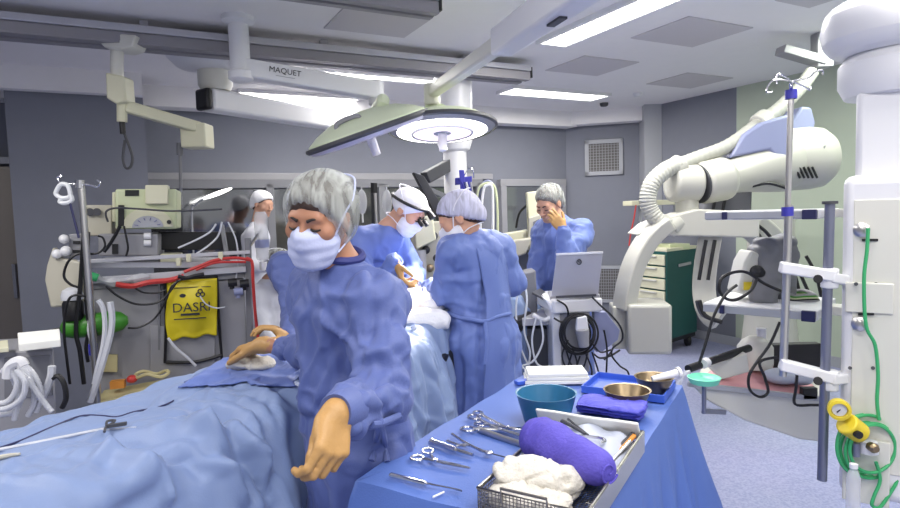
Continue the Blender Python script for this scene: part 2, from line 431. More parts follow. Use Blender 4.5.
def snap(X, px, py, rad=.022):           # the place on a surface seen at a pixel
    v = ray(px, py).normalized(); v = A3(v); r = X-A3(CAM); t = r@v; dd = np.linalg.norm(r-t[:, None]*v, axis=1); m = np.where(dd < rad, t, 1e9)
    i = int(np.argmin(m)) if m.min() < 1e8 else int(np.argmin(dd)); return V(X[i])
def snap_lines(X, lines): return [([snap(X, q[0], q[1]) for q in pts], w, a) for pts, w, a in lines]
def crumple(q, f, wd, seed): return np.exp(-(vn(q*np.array(f)+seed)/wd)**2)
# ------------------------------------------------------------------ figures
def axes(face, roll=0.0):
    f = V(face).normalized(); r = f.cross(RZ).normalized(); u = r.cross(f)
    q = Matrix.Rotation(roll, 3, f); r = q @ r; u = q @ u
    return np.array((tuple(r), tuple(f), tuple(u))).T
def H(c, R, p): return A3(c)+R@np.array(p, float)
def head_prims(c, R, s=1.0):
    h = lambda *p: H(c, R, np.array(p)*s)
    L = [elli(h(0, -.012, .036), R, (.075*s, .095*s, .081*s)), elli(h(0, .028, -.03), R, (.060*s, .060*s, .083*s), .03), elli(h(0, .056, -.09), R, (.03*s, .028*s, .024*s), .03)]
    for e in (-1, 1):
        L += [elli(h(e*.045, .062, -.022), R, (.022*s,)*3, .025), cone(h(e*.03, .0, -.085), h(e*.02, .055, -.098), .02*s, .018*s, .02)]
    L += [cone(h(-.036, .078, .021), h(.036, .078, .021), .012*s, .012*s, .018)]
    for e in (-1, 1): L += [elli(h(e*.032, .104, -.002), R, (.021*s, .02*s, .014*s), .014, True)]
    for e in (-1, 1): L += [elli(h(e*.032, .076, -.002), R, (.0155*s, .0145*s, .0125*s), .004)]
    L += [cone(h(0, .088, .004), h(0, .113, -.034), .0075*s, .0115*s, .012)]
    for e in (-1, 1): L += [elli(h(e*.013, .1, -.036), R, (.009*s, .011*s, .008*s), .006)]
    L += [elli(h(0, .09, -.06), R, (.024*s, .012*s, .0065*s), .006), elli(h(0, .087, -.071), R, (.02*s, .012*s, .0065*s), .006)]
    for e in (-1, 1):
        L += [elli(h(e*.078, -.008, -.004), R, (.009*s, .021*s, .033*s), .008), elli(h(e*.09, -.002, .0), R, (.007*s, .011*s, .018*s), .004, True)]
    return L
def hand_prims(w, d, n, side, curl, s=1.0, thumb=None, spread=1.0):
    """w wrist, d towards the fingers, n out of the palm, side = which way the thumb lies, curl = one bend per finger"""
    w = V(w); d = V(d).normalized(); n = V(n); n = (n-d*n.dot(d)).normalized(); t = d.cross(n).normalized()*side; L = []
    if not isinstance(curl, (list, tuple)): curl = [curl]*4
    offs = [.030, .010, -.010, -.029]; lens = [(.043, .026, .021), (.047, .03, .023), (.044, .028, .022), (.034, .021, .019)]; kn = [.088, .092, .087, .078]
    L.append(cone(w-d*.004*s, w+d*.012*s, .0235*s, .025*s, .02))
    for i in range(4):
        L.append(cone(w+t*offs[i]*.6*s+d*.012*s, w+d*kn[i]*s*.97+t*offs[i]*s, .0165*s, .0125*s, .012 if i else .02))
    L.append(elli(w+d*.04*s+t*.024*s+n*.008*s, np.array((tuple(t), tuple(d), tuple(n))).T, (.02*s, .034*s, .016*s), .012))
    for i in range(4):
        p = w+d*kn[i]*s+t*offs[i]*s; a = 0; r = [.0102, .0092, .0084, .0074][0:4]; dr = (d+t*(offs[i]*1.8*spread)).normalized()
        for j, (ln, k) in enumerate(zip(lens[i], (.75, 1.05, .75))):
            a += curl[i]*k; q = p+(dr*math.cos(a)+n*math.sin(a))*ln*s
            L.append(cone(p, q, r[j]*s*(.9 if i == 3 else 1), r[j+1]*s*(.9 if i == 3 else 1), .003)); p = q
    td = V(thumb) if thumb is not None else (d*.62+t*.62+n*.45)
    if thumb is not None: td = d*thumb[0]+t*thumb[1]+n*thumb[2]
    td.normalize(); p = w+d*.022*s+t*.022*s+n*.006*s; a = p+td*.044*s; b = a+(td+d*.25-t*.12).normalized()*.032*s; e = b+(td+d*.35-t*.25).normalized()*.026*s
    L += [cone(p, a, .0155*s, .0122*s, .008), cone(a, b, .0118*s, .0104*s, .003), cone(b, e, .0102*s, .0085*s, .003)]
    return L
def scale_r(L, f):                      # the hand inside its glove
    out = []
    for q in L:
        q = list(q)
        if q[0] == 'c': q[3] *= f; q[4] *= f
        elif q[0] == 's': q[3] = q[3]*f
        out.append(tuple(q))
    return out
def person(label, group, c, face, gdir, N, Sr, Sl, Er, El, Wr, Wl, pel, feet, hands, gown='gown', skin='skin', hh=.007, gh=.012, hem=.32, lines=(), amp=.010, cuffs=(.012, .012), seat=None, hips=.19, chestw=.2, chestn=.128, roll=0, sleeve=1.0, seed=0, waist=None, gname='surgical_gown', hs=1.0):
    """c head centre, face view direction, gdir where the chest faces, N base of the neck, S/E/W shoulders, elbows, wrists"""
    R = axes(face, roll); g = V(gdir).normalized(); wv = g.cross(RZ).normalized()      # wv: the figure's right
    N, Sr, Sl, Er, El, Wr, Wl, pel = [V(x) for x in (N, Sr, Sl, Er, El, Wr, Wl, pel)]
    ch = (Sr+Sl)/2-V((0, 0, .10)); wa = pel+(ch-pel)*.42
    B = head_prims(c, R, hs); nk = V(H(c, R, (0, -.028, -.06)))
    B += [cone(nk, N, .053, .058, .03), cone(N, N-V((0, 0, .07)), .055, .05, .03)]
    B += [econe(ch, wa, wv, .115, .07, .105, .07, .03), econe(wa, pel, wv, .105, .07, .12, .085, .03), cone(Sr, Sl, .038, .038, .03)]
    for S_, E_, W_ in ((Sr, Er, Wr), (Sl, El, Wl)): B += [cone(S_, E_, .034, .026, .02), cone(E_, W_, .026, .024, .01)]
    HR, HL = hands; hp = []
    for W_, E_, hd, sg, cf in ((Wr, Er, HR, 1, cuffs[0]), (Wl, El, HL, -1, cuffs[1])):
        if hd: hp.append([cone(W_, W_-(W_-E_).normalized()*(cf+.015), .025, .026, .01)]+hand_prims(W_, hd['d'], hd['n'], sg*hd.get('flip', 1), hd['curl'], hd.get('s', 1.0), hd.get('thumb')))
    knees = []
    for i, f in enumerate(feet):
        e = 1 if i == 0 else -1; f = V(f); hip = pel+wv*e*.09
        kn = (hip+V((f.x, f.y, .1)))/2+g*.03 if seat is None else V(seat[i]); knees.append(kn); an = V((f.x, f.y, .09))
        B += [cone(hip, kn, .075, .052, .04), cone(kn, an, .05, .036, .03), cone(an, an+V((0, 0, -.045))+g*.02, .034, .03, .02), cone(V((f.x, f.y, .045))-g*.03, V((f.x, f.y, .035))+g*.13, .03, .026, .02)]
    for L in hp: B += scale_r(L, .86)
    X, F = mesh_sdf(B, hh)
    o = np_obj('person', X, F, skin, loc=V((pel.x, pel.y, 0))); tag(o, label, 'person', group)
    for L in hp:
        X, F = mesh_sdf([q for q in L], .0042 if hh < .006 else .006); X += (vn(X*60+seed)*.0012)[:, None]*vnorm(X, F)
        np_obj('glove', X, F, 'glove', o)
    # gown: one cloth skin over trunk, skirt and sleeves
    G = [econe(ch+V((0, 0, .06)), wa, wv, chestw*.92, chestn, chestw*.86, chestn*.98, .05), cone(N-V((0, 0, .03)), (N+ch)/2, .072, .11, .05)]
    for S_ in (Sr, Sl): G += [cone(N-V((0, 0, .045)), S_, .062, .072, .05)]
    if seat is None: G += [econe(wa, pel, wv, chestw*.86, chestn*.98, hips, hips*.78, .05), econe(pel, V((pel.x, pel.y, hem-.1)), wv, hips, hips*.78, hips*1.12, hips*.92, .05)]
    else:
        G += [econe(wa, pel, wv, chestw*.86, chestn*.98, hips, hips*.8, .05)]
        for kn in knees: G += [cone(pel, kn, .11, .085, .05)]
    ws = []
    for S_, E_, W_, cf in ((Sr, Er, Wr, cuffs[0]), (Sl, El, Wl, cuffs[1])):
        e2 = W_-(W_-E_).normalized()*cf; ws.append((E_, e2)); G += [cone(S_, E_, .078*sleeve, .068*sleeve, .045), cone(E_, e2, .067*sleeve, .046*sleeve, .03)]
    if seat is None: G += [plane(V((0, 0, hem)), (0, 0, 1))]
    for E_, e2 in ws: pass
    X, F = mesh_sdf(G, gh, iters=1); n = vnorm(X, F)
    q = X+.08*np.stack([vn(X*3+seed), vn(X*3+9+seed), vn(X*3+21+seed)], 1)
    low = np.clip((pel.z+.15-X[:, 2])/.35, 0, 1)
    r1 = crumple(q, [7, 7, 9.], .16, seed); r4 = crumple(q, [13, 13, 10.], .2, seed+33); r2 = vn(q*np.array([9, 9, 6.])+40+seed); r3 = vn(q*np.array([12, 12, 1.3])+7+seed); r5 = crumple(q, [11, 11, 1.6], .2, seed+70)
    r6 = crumple(q, [20, 20, 15.], .16, seed+90); dsp = amp*((r1*.8-r4*.7+r6*.4)*(1-.5*low)+r2*.45*(1-low)+(r3*1.4+r5*.9)*low)
    if lines: dsp = dsp+creases(X, snap_lines(X, lines))
    X = X+n*dsp[:, None]; X = smooth_np(X, F, .2)
    go = np_obj(gname, X, F, gown, o)
    # cuffs, trousers, shoes
    for E_, e2 in ws:
        d = (e2-E_).normalized(); mb = MB(); x, y = mb._xy(d)
        mb.loft([mb.ring(e2-d*.03, x, y, .044*sleeve, 22), mb.ring(e2+d*.01, x, y, .042*sleeve, 22), mb.ring(e2+d*.035, x, y, .037, 22), mb.ring(e2+d*.040, x, y, .036, 22), mb.ring(e2+d*.036, x, y, .029, 22)]); mb.build('cuff', gown, o)
    for i, f in enumerate(feet):
        f = V(f); e = 1 if i == 0 else -1; kn = knees[i]
        if seat is None:
            mb = MB(); mb.tube([V((kn.x, kn.y, max(hem+.08, kn.z))), kn, V((f.x, f.y, .11))], lambda t: .075-.01*t, 14); mb.build('trouser_leg', gown, o)
        else:
            mb = MB(); mb.tube([kn, V((f.x, f.y, .11))], .07, 14); mb.build('trouser_leg', gown, o)
        X, F = mesh_sdf([cone(V((f.x, f.y, .05))-g*.035, V((f.x, f.y, .045))+g*.135, .046, .040, .03), plane(V((0, 0, .004)), (0, 0, 1))], .009); np_obj('clog', X, F, 'white', o)
    return o, R, go
def cap_on(o, c, R, kind='cap', bulge=None, nv=(0, -.62, .79), pv=(0, .075, .062), low=0,  s=1.0, h=.006, hair='hair', name='bouffant_cap', seed=0, off=.002, hairline=True):
    hd = lambda *p: H(c, R, np.array(p)*s)
    nn = R@(np.array(nv)/np.linalg.norm(nv)); pt = hd(*pv)
    hp = [elli(hd(0, -.015, .036), R, (.081*s, .1*s, .087*s)), elli(hd(0, -.07, -.03), R, (.062*s, .04*s, .055*s), .03)]
    if bulge: hp += [elli(hd(*bulge[0]), R, np.array(bulge[1])*s*.9, .03)]
    X, F = mesh_sdf(hp+[plane(A3(pt)-nn*.012, nn, .012)], h); X += (vn(X*70)*.003)[:, None]*vnorm(X, F); np_obj('hair', X, F, hair, o)
    cp = [elli(hd(0, -.022, .040), R, (.095*s, .112*s, .090*s)), elli(hd(0, -.075, -.02), R, (.075*s, .055*s, .07*s), .03)]
    if low: cp += [elli(hd(0, -.02, .0), R, (.097*s, .105*s, (.085+low)*s), .02)]
    if bulge: cp += [elli(hd(*bulge[0]), R, np.array(bulge[1])*s, .03)]
    X, F = mesh_sdf(cp+[plane(A3(pt)+nn*off, nn, .012)], h); n = vnorm(X, F)
    l = (X-A3(c))@R; edge = np.exp(-((X-A3(pt))@nn/.02)**2)
    ang = np.arctan2(l[:, 0], l[:, 1]+.02); ruf = np.sin(ang*34+vn(X*14+seed)*3)*edge*.0014
    st = (1-2*np.abs(vn(np.stack([l[:, 0]*26+l[:, 2]*14, l[:, 1]*9, l[:, 2]*20], 1)+seed)))*.0018
    np_obj(name, X+n*(ruf+st+vn(X*22+seed)*.0025)[:, None], F, kind, o)
    mb = MB()
    return o
def mask_on(o, c, R, m='mask', s=1.0, h=.005, tie=True):
    hd = lambda *p: H(c, R, np.array(p)*s)
    up = R@np.array((0, .36, 1.0)); fr = R@np.array((0, 1, 0.0))
    mp = [elli(hd(0, .035, -.058), R, (.072*s, .074*s, .073*s)), elli(hd(0, .1, -.035), R, (.022*s, .024*s, .03*s), .03), elli(hd(0, .06, -.1), R, (.045*s, .04*s, .03*s), .03)]
    X, F = mesh_sdf(mp+[plane(hd(0, .1, -.006), -up, .003), plane(hd(0, .008, 0), fr, .006)], h); n = vnorm(X, F); l = (X-A3(c))@R
    pl = np.sin(l[:, 2]/s*2*PI/.03)*.0009*np.clip(l[:, 1]/.05, 0, 1)+vn(X*32)*.003
    np_obj('face_mask', X+n*pl[:, None], F, m, o)
    if tie:
        for e in (-1, 1):
            mb = MB(); mb.tube([V(hd(e*.066, .04, -.032)), V(hd(e*.083, .012, .02)), V(hd(e*.096, -.02, .06)), V(hd(e*.07, -.09, .1)), V(hd(0, -.125, .1))], .003*s, 6); mb.build('mask_tie', m, o)
            mb = MB(); mb.tube([V(hd(e*.066, .03, -.085)), V(hd(e*.07, -.02, -.07)), V(hd(e*.05, -.085, -.075)), V(hd(0, -.1, -.08))], .0025*s, 6); mb.build('mask_tie', m, o)
def brows_on(o, c, R, s=1.0, m='lash'):
    hd = lambda *p: V(H(c, R, np.array(p)*s))
    for e in (-1, 1):
        mb = MB(); mb.tube([hd(e*.014, .0945, .0165), hd(e*.03, .0915, .023), hd(e*.046, .079, .0195)], lambda t: .0044*(1-.6*t), 8); mb.build('eyebrow', m, o)
        mb = MB(); mb.tube([hd(e*.020, .0875, -.006), hd(e*.032, .0905, -.009), hd(e*.045, .082, -.006)], .0030, 6); mb.build('eyelashes', m, o)
# ---- the nurse in front
def off(p, a, t): return V(p)+V(a)*t
NC = P(319, 218, 1.57); NF = V((-.27, -.94, -.25)); NR = axes(NF, math.radians(-6))
ng = V((-.74, -.67, 0)); nw = ng.cross(RZ).normalized()
nS = V((-.300, 1.66, 1.365))
def cr(pts, w, a): return (pts, w, a)
nl = [cr([(372, 290, 1.46), (362, 330, 1.36), (350, 372, 1.28)], .02, -.018), cr([(395, 318, 1.42), (370, 322, 1.38), (348, 338, 1.4)], .016, -.012),
      cr([(398, 352, 1.37), (375, 345, 1.33), (345, 360, 1.3)], .015, .012), cr([(402, 372, 1.36), (384, 358, 1.3), (352, 385, 1.22)], .014, -.014),
      cr([(388, 400, 1.3), (380, 370, 1.28), (370, 345, 1.3)], .012, -.012), cr([(333, 282, 1.52), (318, 330, 1.5), (306, 380, 1.5)], .016, .008),
      cr([(345, 300, 1.5), (320, 340, 1.5), (308, 345, 1.5)], .02, .008), cr([(372, 262, 1.6), (385, 280, 1.5), (392, 300, 1.45)], .014, -.010),
      cr([(352, 430, 1.4), (372, 424, 1.42), (400, 415, 1.5)], .014, -.016), cr([(330, 470, 1.45), (360, 440, 1.42), (385, 425, 1.44)], .014, .008)]
nWr = P(264, 345, 2.03); nWl = P(337, 412, 1.17)
nurse, NRm, ngown = person('nurse in blue gown and bouffant cap looking down, nearest of the people', None,
    NC, NF, ng, V((-.295, 1.64, 1.43)), nS+nw*.145, nS-nw*.138+V((0, 0, -.005)), V((-.405, 1.86, 1.16)), V((-.165, 1.40, 1.155)), nWr, nWl,
    V((-.280, 1.665, .93)), [V((-.36, 1.70, 0)), V((-.20, 1.56, 0))],
    [dict(d=P(238, 352, 2.12)-nWr, n=(-.1, -.15, -1), curl=[.5, .6, .6, .6], s=1.08, thumb=(.8, .45, .35)), dict(d=P(331, 458, 1.10)-nWl, n=(-.72, .42, -.42), curl=[.85, 1.0, 1.1, 1.15], s=.98, thumb=(.95, .12, .30))],
    skin='skin_dark', hh=.0048, gh=.0075, hem=.30, lines=nl, amp=.017, cuffs=(.13, .03), roll=math.radians(-6), chestw=.175, chestn=.122, hips=.165, sleeve=.97, seed=3, hs=.94)
cap_on(nurse, NC, NRm, 'cap', bulge=((.012, -.095, -.045), (.068, .055, .06)), nv=(0, -.86, .51), pv=(0, .078, .052), low=.02, h=.0045, seed=2, s=.97)
mask_on(nurse, NC, NRm, 'mask', h=.0042, s=.94)
brows_on(nurse, NC, NRm, s=.94)
mb = MB(); hN = lambda *p: V(H(NC, NRm, p))      # scrub collar seen inside the gown neck
mb.tube([V((-.300, 1.632, 1.474))+V((math.cos(a)*.060, math.sin(a)*.058, .012+.018*math.sin(a-.6)))for a in np.linspace(0, 2*PI, 13)[:-1]], .011, 8, closed=True); tag_ = mb.build('scrub_collar', 'gown_navy', nurse)
ncv = None
def gcoords(go):
    me = go.data; co = np.empty(len(me.vertices)*3); me.vertices.foreach_get('co', co); mw = np.array(MW[go.name]); return co.reshape(-1, 3)@mw[:3, :3].T+mw[:3, 3]
def tie(o, go, m, paths, r, name='waist_tie'):
    co = gcoords(go)
    for px in paths:
        mb = MB(); mb.tube([(lambda p: p+(CAM-p).normalized()*r*.8)(snap(co, x, y, .012)) for x, y in px], r, 8); mb.build(name, m, o)
tie(nurse, ngown, 'gown', [[(376, 428), (386, 425), (396, 421), (406, 417)], [(384, 425), (380, 440), (376, 462)], [(386, 425), (389, 442), (388, 466)]], .008)

def flap(o, go, px, mname, name, lift=.008, nu=14, nv=26):
    """a second layer of cloth lying on a garment between two pixel columns, given as (y, x_left, x_right) rows"""
    me = go.data; n_ = len(me.vertices); co = np.empty(n_*3); me.vertices.foreach_get('co', co); co = co.reshape(-1, 3); mw = np.array(MW[go.name]); co = co@mw[:3, :3].T+mw[:3, 3]
    g = np.zeros((nu+1, nv+1, 3)); ys = [r[0] for r in px]
    for j in range(nv+1):
        y = ys[0]+(ys[-1]-ys[0])*j/nv; xl = np.interp(y, ys, [r[1] for r in px]); xr = np.interp(y, ys, [r[2] for r in px])
        for i in range(nu+1):
            p = snap(co, xl+(xr-xl)*i/nu, y, .016); v = (CAM-p).normalized(); g[i, j] = A3(p+v*(lift*(1-i/nu)**.6-.014*(i/nu)**2-.012*max(0, 1-j/3)**2+.002*math.sin(j*.7)*(1-i/nu)))
    for _ in range(3):
        k = g.copy(); k[1:-1] = (g[:-2]+2*g[1:-1]+g[2:])/4; g = k.copy(); k[:, 1:-1] = (g[:, :-2]+2*g[:, 1:-1]+g[:, 2:])/4; g = k
    mb = MB(); mb.grid(lambda u, v: V(g[min(nu, round(u*nu)), min(nv, round(v*nv))]), nu, nv); return mb.build(name, mname, o, ang=180, solid=.003)
# ------------------------------------------------------------------ the other people in the room
def simple_person(label, c, face, gdir, base_, h, arms, gown='gown', cap=None, mask=True, **k):
    pass
# surgeon with the headlamp, far side of the operating table, bent over the field
sg = V((.80, -.60, 0)); sw = sg.cross(RZ)
aC = P(408, 211, 3.42); aF = V((.74, -.30, -.60)); ch = V((-.455, 3.52, 1.43))
aWr = P(395, 262, 3.12); aWl = P(412, 284, 3.30)
A, AR, _ = person('surgeon with white hood cap and black headlamp band bending over the operating table', None, aC, aF, sg, ch+V((.10, -.06, .07)), ch+sw*.165, ch-sw*.165+V((.02, 0, .02)),
    P(372, 290, 3.22), P(414, 275, 3.62), aWr, aWl, V((-.56, 3.62, .95)), [V((-.62, 3.50, 0)), V((-.50, 3.72, 0))],
    [dict(d=(.35, .0, -1), n=(.9, .2, .2), curl=.7), dict(d=(.2, -.6, -.6), n=(.3, -.5, -.6), curl=.6)], gown='gown_light', skin='skin', seed=11, hh=.0065, amp=.014, lines=[([ch-V((0,.1,.02)), ch+V((.05, -.16, -.2)), ch+V((.06, -.15, -.45))], .02, -.012)])
R = AR
hd = lambda *p: V(H(aC, AR, p))
X, F = mesh_sdf([elli(hd(0, -.012, .04), AR, (.09, .108, .092)), plane(hd(0, .07, .038), AR@np.array((0, -.75, .66)), .02)], .0065)
np_obj('hood_cap', X+(vn(X*30)*.003)[:, None]*vnorm(X, F), F, 'cap_white', A)
mask_on(A, aC, AR, 'mask_white', h=.006); brows_on(A, aC, AR)
mb = MB(); mb.tube([hd(math.sin(a)*.097, math.cos(a)*.116-.012, .052+.02*math.cos(a)) for a in np.linspace(0, 2*PI, 17)[:-1]], .009, 8, closed=True); mb.build('headlamp_band', 'black', A)
mb = MB(); mb.cyl(hd(0, .105, .07), hd(0, .15, .055), .016, .02, 14); mb.build('headlamp', 'black', A)
mb = MB()
for e in (-1, 1): mb.cyl(hd(e*.032, .098, .004), hd(e*.03, .135, -.008), .011, .013, 12)
mb.bar(hd(-.05, .1, .012), hd(.05, .1, .012), .008, .008); mb.build('magnifying_glasses', 'black', A)
# surgeon on the near side, seen from behind
bg = V((-.62, .785, 0)); bw = bg.cross(RZ)
bC = P(458, 218, 2.98); bF = V((-.88, .05, -.47)); ch = V((.135, 3.0, 1.40))
B_, BR, bgo = person('surgeon in blue gown and bluish bouffant cap with back to the camera', None, bC, bF, bg, ch+V((-.05, .02, .09)), ch+bw*.152, ch-bw*.152,
    P(513, 283, 3.08), P(446, 292, 2.93), P(478, 292, 3.35), P(428, 287, 3.22), V((.155, 2.96, .93)), [V((.24, 3.0, 0)), V((.06, 2.88, 0))],
    [dict(d=(-.7, .5, -.2), n=(0, 0, -1), curl=.5), dict(d=(-.6, .6, -.2), n=(0, 0, -1), curl=.5)], gown='gown_light', seed=23, amp=.012, chestw=.172, hips=.185, sleeve=.92, hem=.34, hh=.007,
    lines=[([(484, 236), (487, 290), (484, 345), (482, 410)], .016, -.030), ([(470, 238), (476, 290), (476, 345)], .016, .010), ([(447, 306), (470, 316), (500, 314)], .014, -.016), ([(455, 330), (458, 370), (458, 410)], .018, -.022), ([(500, 330), (502, 370), (503, 410)], .018, -.016), ([(445, 262), (460, 275), (478, 270)], .016, -.014)])
cap_on(B_, bC, BR, 'cap_blue', bulge=((0, -.08, -.02), (.07, .055, .06)), h=.006, seed=8, hair='hair')
mask_on(B_, bC, BR, 'mask_white', h=.006)
flap(B_, bgo, [(238, 474, 500), (260, 482, 510), (300, 485, 513), (350, 484, 516), (412, 483, 520)], 'gown_light', 'gown_back_flap')
tie(B_, bgo, 'gown_light', [[(446, 314), (456, 317), (470, 319), (484, 320), (500, 317), (512, 312)], [(484, 320), (487, 340), (485, 366)]], .010)
# person behind the laptop with a hand raised to the face
dg = V((-.72, -.69, 0)); dw = dg.cross(RZ); dC = P(549, 204, 4.2); dF = V((-.66, -.66, -.42)); ch = P(562, 240, 4.25)-V((0, 0, .03)); ch.z = 1.42
D, DR, _ = person('person in blue gown with grey hair standing behind the laptop, hand raised to face', None, dC, dF, dg, ch+V((-.04, -.02, .09)), ch+dw*.165, ch-dw*.165,
    P(533, 285, 4.28), P(566, 258, 3.93), P(530, 300, 4.1), P(563, 230, 3.93), V((.82, 4.30, .95)), [V((.74, 4.36, 0)), V((.9, 4.24, 0))],
    [dict(d=(-.6, -.4, -.4), n=(0, 0, -1), curl=.5), dict(d=(-.55, .05, .8), n=(-.1, .95, .1), curl=[.5, .6, .7, .8], s=1.0)], gown='gown_light', seed=31, hh=.007, amp=.014)
hd = lambda *p: V(H(dC, DR, p))
X, F = mesh_sdf([elli(hd(0, -.018, .04), DR, (.083, .1, .088)), elli(hd(0, -.07, -.02), DR, (.07, .045, .06), .03), plane(hd(0, .07, .05), DR@np.array((0, -.7, .7)), .012)], .006)
np_obj('hair', X+(vn(X*60)*.004)[:, None]*vnorm(X, F), F, 'hair_grey', D)
X, F = mesh_sdf([elli(hd(0, -.028, .05), DR, (.092, .108, .09)), elli(hd(0, -.08, -.02), DR, (.075, .05, .07), .03), plane(hd(0, .05, .05), DR@np.array((0, -.7, .7)), .012)], .006)
np_obj('bouffant_cap', X+(vn(X*40)*.004)[:, None]*vnorm(X, F), F, 'cap', D); brows_on(D, dC, DR)
# assistant standing behind the nurse, leaning to the left
eg = V((.25, -.97, 0)); ew = eg.cross(RZ); eC = P(322, 232, 3.05); ch = V((-.70, 3.12, 1.33))
E, ER, _ = person('assistant in blue gown half hidden behind the nurse, one hand reaching over the drape', None, eC, V((-.2, -.8, -.5)), eg, ch+V((0, -.02, .09)), ch+ew*.165, ch-ew*.165,
    P(294, 300, 2.98), P(345, 300, 3.0), P(290, 337, 2.78), P(362, 300, 2.8), V((-.72, 3.16, .92)), [V((-.82, 3.18, 0)), V((-.62, 3.14, 0))],
    [dict(d=P(262, 322, 2.74)-P(290, 337, 2.78), n=(.3, .1, -1), curl=.6, s=1.05), dict(d=(.8, -.3, -.1), n=(0, 0, -1), curl=.5)], gown='gown', seed=41, hh=.008, gh=.013)
cap_on(E, eC, ER, 'cap', h=.008); mask_on(E, eC, ER, 'mask_white', h=.007)
# person in white seated beyond, face half hidden
fg = V((.85, -.5, 0)); fwv = fg.cross(RZ); fC = P(281, 268, 4.2); ch = P(266, 296, 4.25)
G_, GR, _ = person('seated person in white jacket and pale cap between the machine rack and the nurse', None, fC, V((.7, -.6, -.35)), fg, ch+V((.04, -.02, .10)), ch+fwv*.155, ch-fwv*.155,
    P(262, 336, 4.05), P(285, 330, 4.3), P(275, 345, 3.85), P(296, 340, 4.0), V((ch.x, ch.y, .55)), [V((ch.x+.35, 3.75, 0)), V((ch.x+.5, 4.0, 0))],
    [dict(d=(.6, -.5, -.2), n=(0, 0, -1), curl=.5), dict(d=(.6, -.5, -.2), n=(0, 0, -1), curl=.5)], gown='scrub_white', gname='white_jacket', seat=[V((ch.x+.34, 3.95, .52)), V((ch.x+.42, 4.15, .52))], seed=51, hh=.009, gh=.014, amp=.008, hips=.16, cuffs=(.03, .03))
cap_on(G_, fC, GR, 'cap', h=.009); mask_on(G_, fC, GR, 'mask_white', h=.008)
t = thing('stool', 'round stool under the seated person in white', 'stool', (ch.x, ch.y, 0))
mb = MB(); mb.lathe([(.17, .40), (.18, .42), (.18, .45), (.16, .47)], (ch.x, ch.y, 0)); mb.build('seat', 'black', t)
mb = MB(); mb.cyl((ch.x, ch.y, .05), (ch.x, ch.y, .41), .025); mb.build('column', 'chrome', t)
for i in range(5):
    a = 2*PI*i/5; mb = MB(); mb.bar((ch.x, ch.y, .07), (ch.x+.26*math.cos(a), ch.y+.26*math.sin(a), .05), .035, .025); mb.ell((ch.x+.26*math.cos(a), ch.y+.26*math.sin(a), .025), (.025, .025, .025), nu=10, nv=6); mb.build('leg', 'chrome', t)
# person in white standing far back on the left
hg = V((.9, .3, 0)); hw = hg.cross(RZ); hC = P(263, 204, 5.75); ch = V((-1.86, 5.75, 1.42))
K, KR, _ = person('person in white standing far back by the glazed wall, facing right', None, hC, V((.85, -.45, -.25)), hg, ch+V((.03, -.0, .1)), ch+hw*.16, ch-hw*.16,
    ch+V((.0, -.24, -.26)), ch+V((0, .24, -.26)), ch+V((.2, -.2, -.3)), ch+V((.22, .2, -.3)), V((-1.88, 5.75, .95)), [V((-1.9, 5.67, 0)), V((-1.86, 5.84, 0))],
    [dict(d=(1, 0, -.2), n=(0, 0, -1), curl=.5), dict(d=(1, 0, -.2), n=(0, 0, -1), curl=.5)], gown='scrub_white', gname='white_tunic', seed=61, hh=.01, gh=.016, hem=.62, amp=.008)
cap_on(K, hC, KR, 'cap_white', h=.009)
# ------------------------------------------------------------------ the room
CZ = 2.85; BZ = 2.66
c0 = V((1.61, 8.2, 0))                       # far corner where the glazed wall ends
bl = c0 - RX*8.3; pr = V((2.60, 7.92, 0)); wr0 = V((2.66, 7.60, 0)); wre = wr0 - RY*9.2
fl_end = bl - RY*9.5
def wall(name, a, b, z0, z1, m, th=.12, out=None):
    a, b = V(a), V(b); d = (b-a).normalized(); n = V((-d.y, d.x, 0)); out = n if out is None else out
    mb = MB(); mb.prism([V((a.x, a.y, z0)), V((b.x, b.y, z0)), V((b.x, b.y, z1)), V((a.x, a.y, z1))], out*th); return struct(mb.build(name, m))
mb = MB(); mb.prism([V((-7, -1.6, -.1)), V((6.5, -1.6, -.1)), V((6.5, 13, -.1)), V((-7, 13, -.1))], (0, 0, .1)); struct(mb.build('floor', 'floor'))
mb = MB(); mb.prism([V((-7, -1.6, CZ)), V((6.5, -1.6, CZ)), V((6.5, 13, CZ)), V((-7, 13, CZ))], (0, 0, .1)); struct(mb.build('ceiling', 'ceiling_white'))
# glazed back wall: solid below, above and between two windows
w2a, w2b = c0-RX*1.06, c0-RX*.12; w1a, w1b = c0-RX*5.2, c0-RX*1.42
zs, zt = .95, 1.94
wall('wall_back', bl, c0, zt, CZ, 'wall_grey'); wall('wall_back', bl, c0, 0, zs, 'wall_grey')
wall('wall_back', bl, w1a, zs, zt, 'wall_grey'); wall('wall_back', w1b, w2a, zs, zt, 'wall_grey'); wall('wall_back', w2b, c0, zs, zt, 'wall_grey')
for i, (a, b) in enumerate(((w1a, w1b), (w2a, w2b))):
    L = (b-a).length; d = (b-a).normalized(); t = thing('window_%d' % (i+1), 'long dark glazed panel in the grey back wall' if i == 0 else 'dark window with pale frame behind the person holding face', 'window', (a.x, a.y, 0)); struct(t)
    mb = MB(); q = lambda s, z, o=0: a+d*s+V((0, 0, z))-RY*o
    for z in (zs, zt): mb.bar(q(-.05, z, .01), q(L+.05, z, .01), .16, .09)
    for s in (0, L)+((L*.33, L*.66) if i == 0 else ()): mb.bar(q(s, zs, .01), q(s, zt, .01), .08, .16, up=RY)
    mb.build('window_frame', 'midgrey' if i == 0 else 'grey', t, bevel=.005)
    mb = MB(); mb.prism([q(0, zs, -.05), q(L, zs, -.05), q(L, zt, -.05), q(0, zt, -.05)], RY*.008); mb.build('pane', 'glass', t)
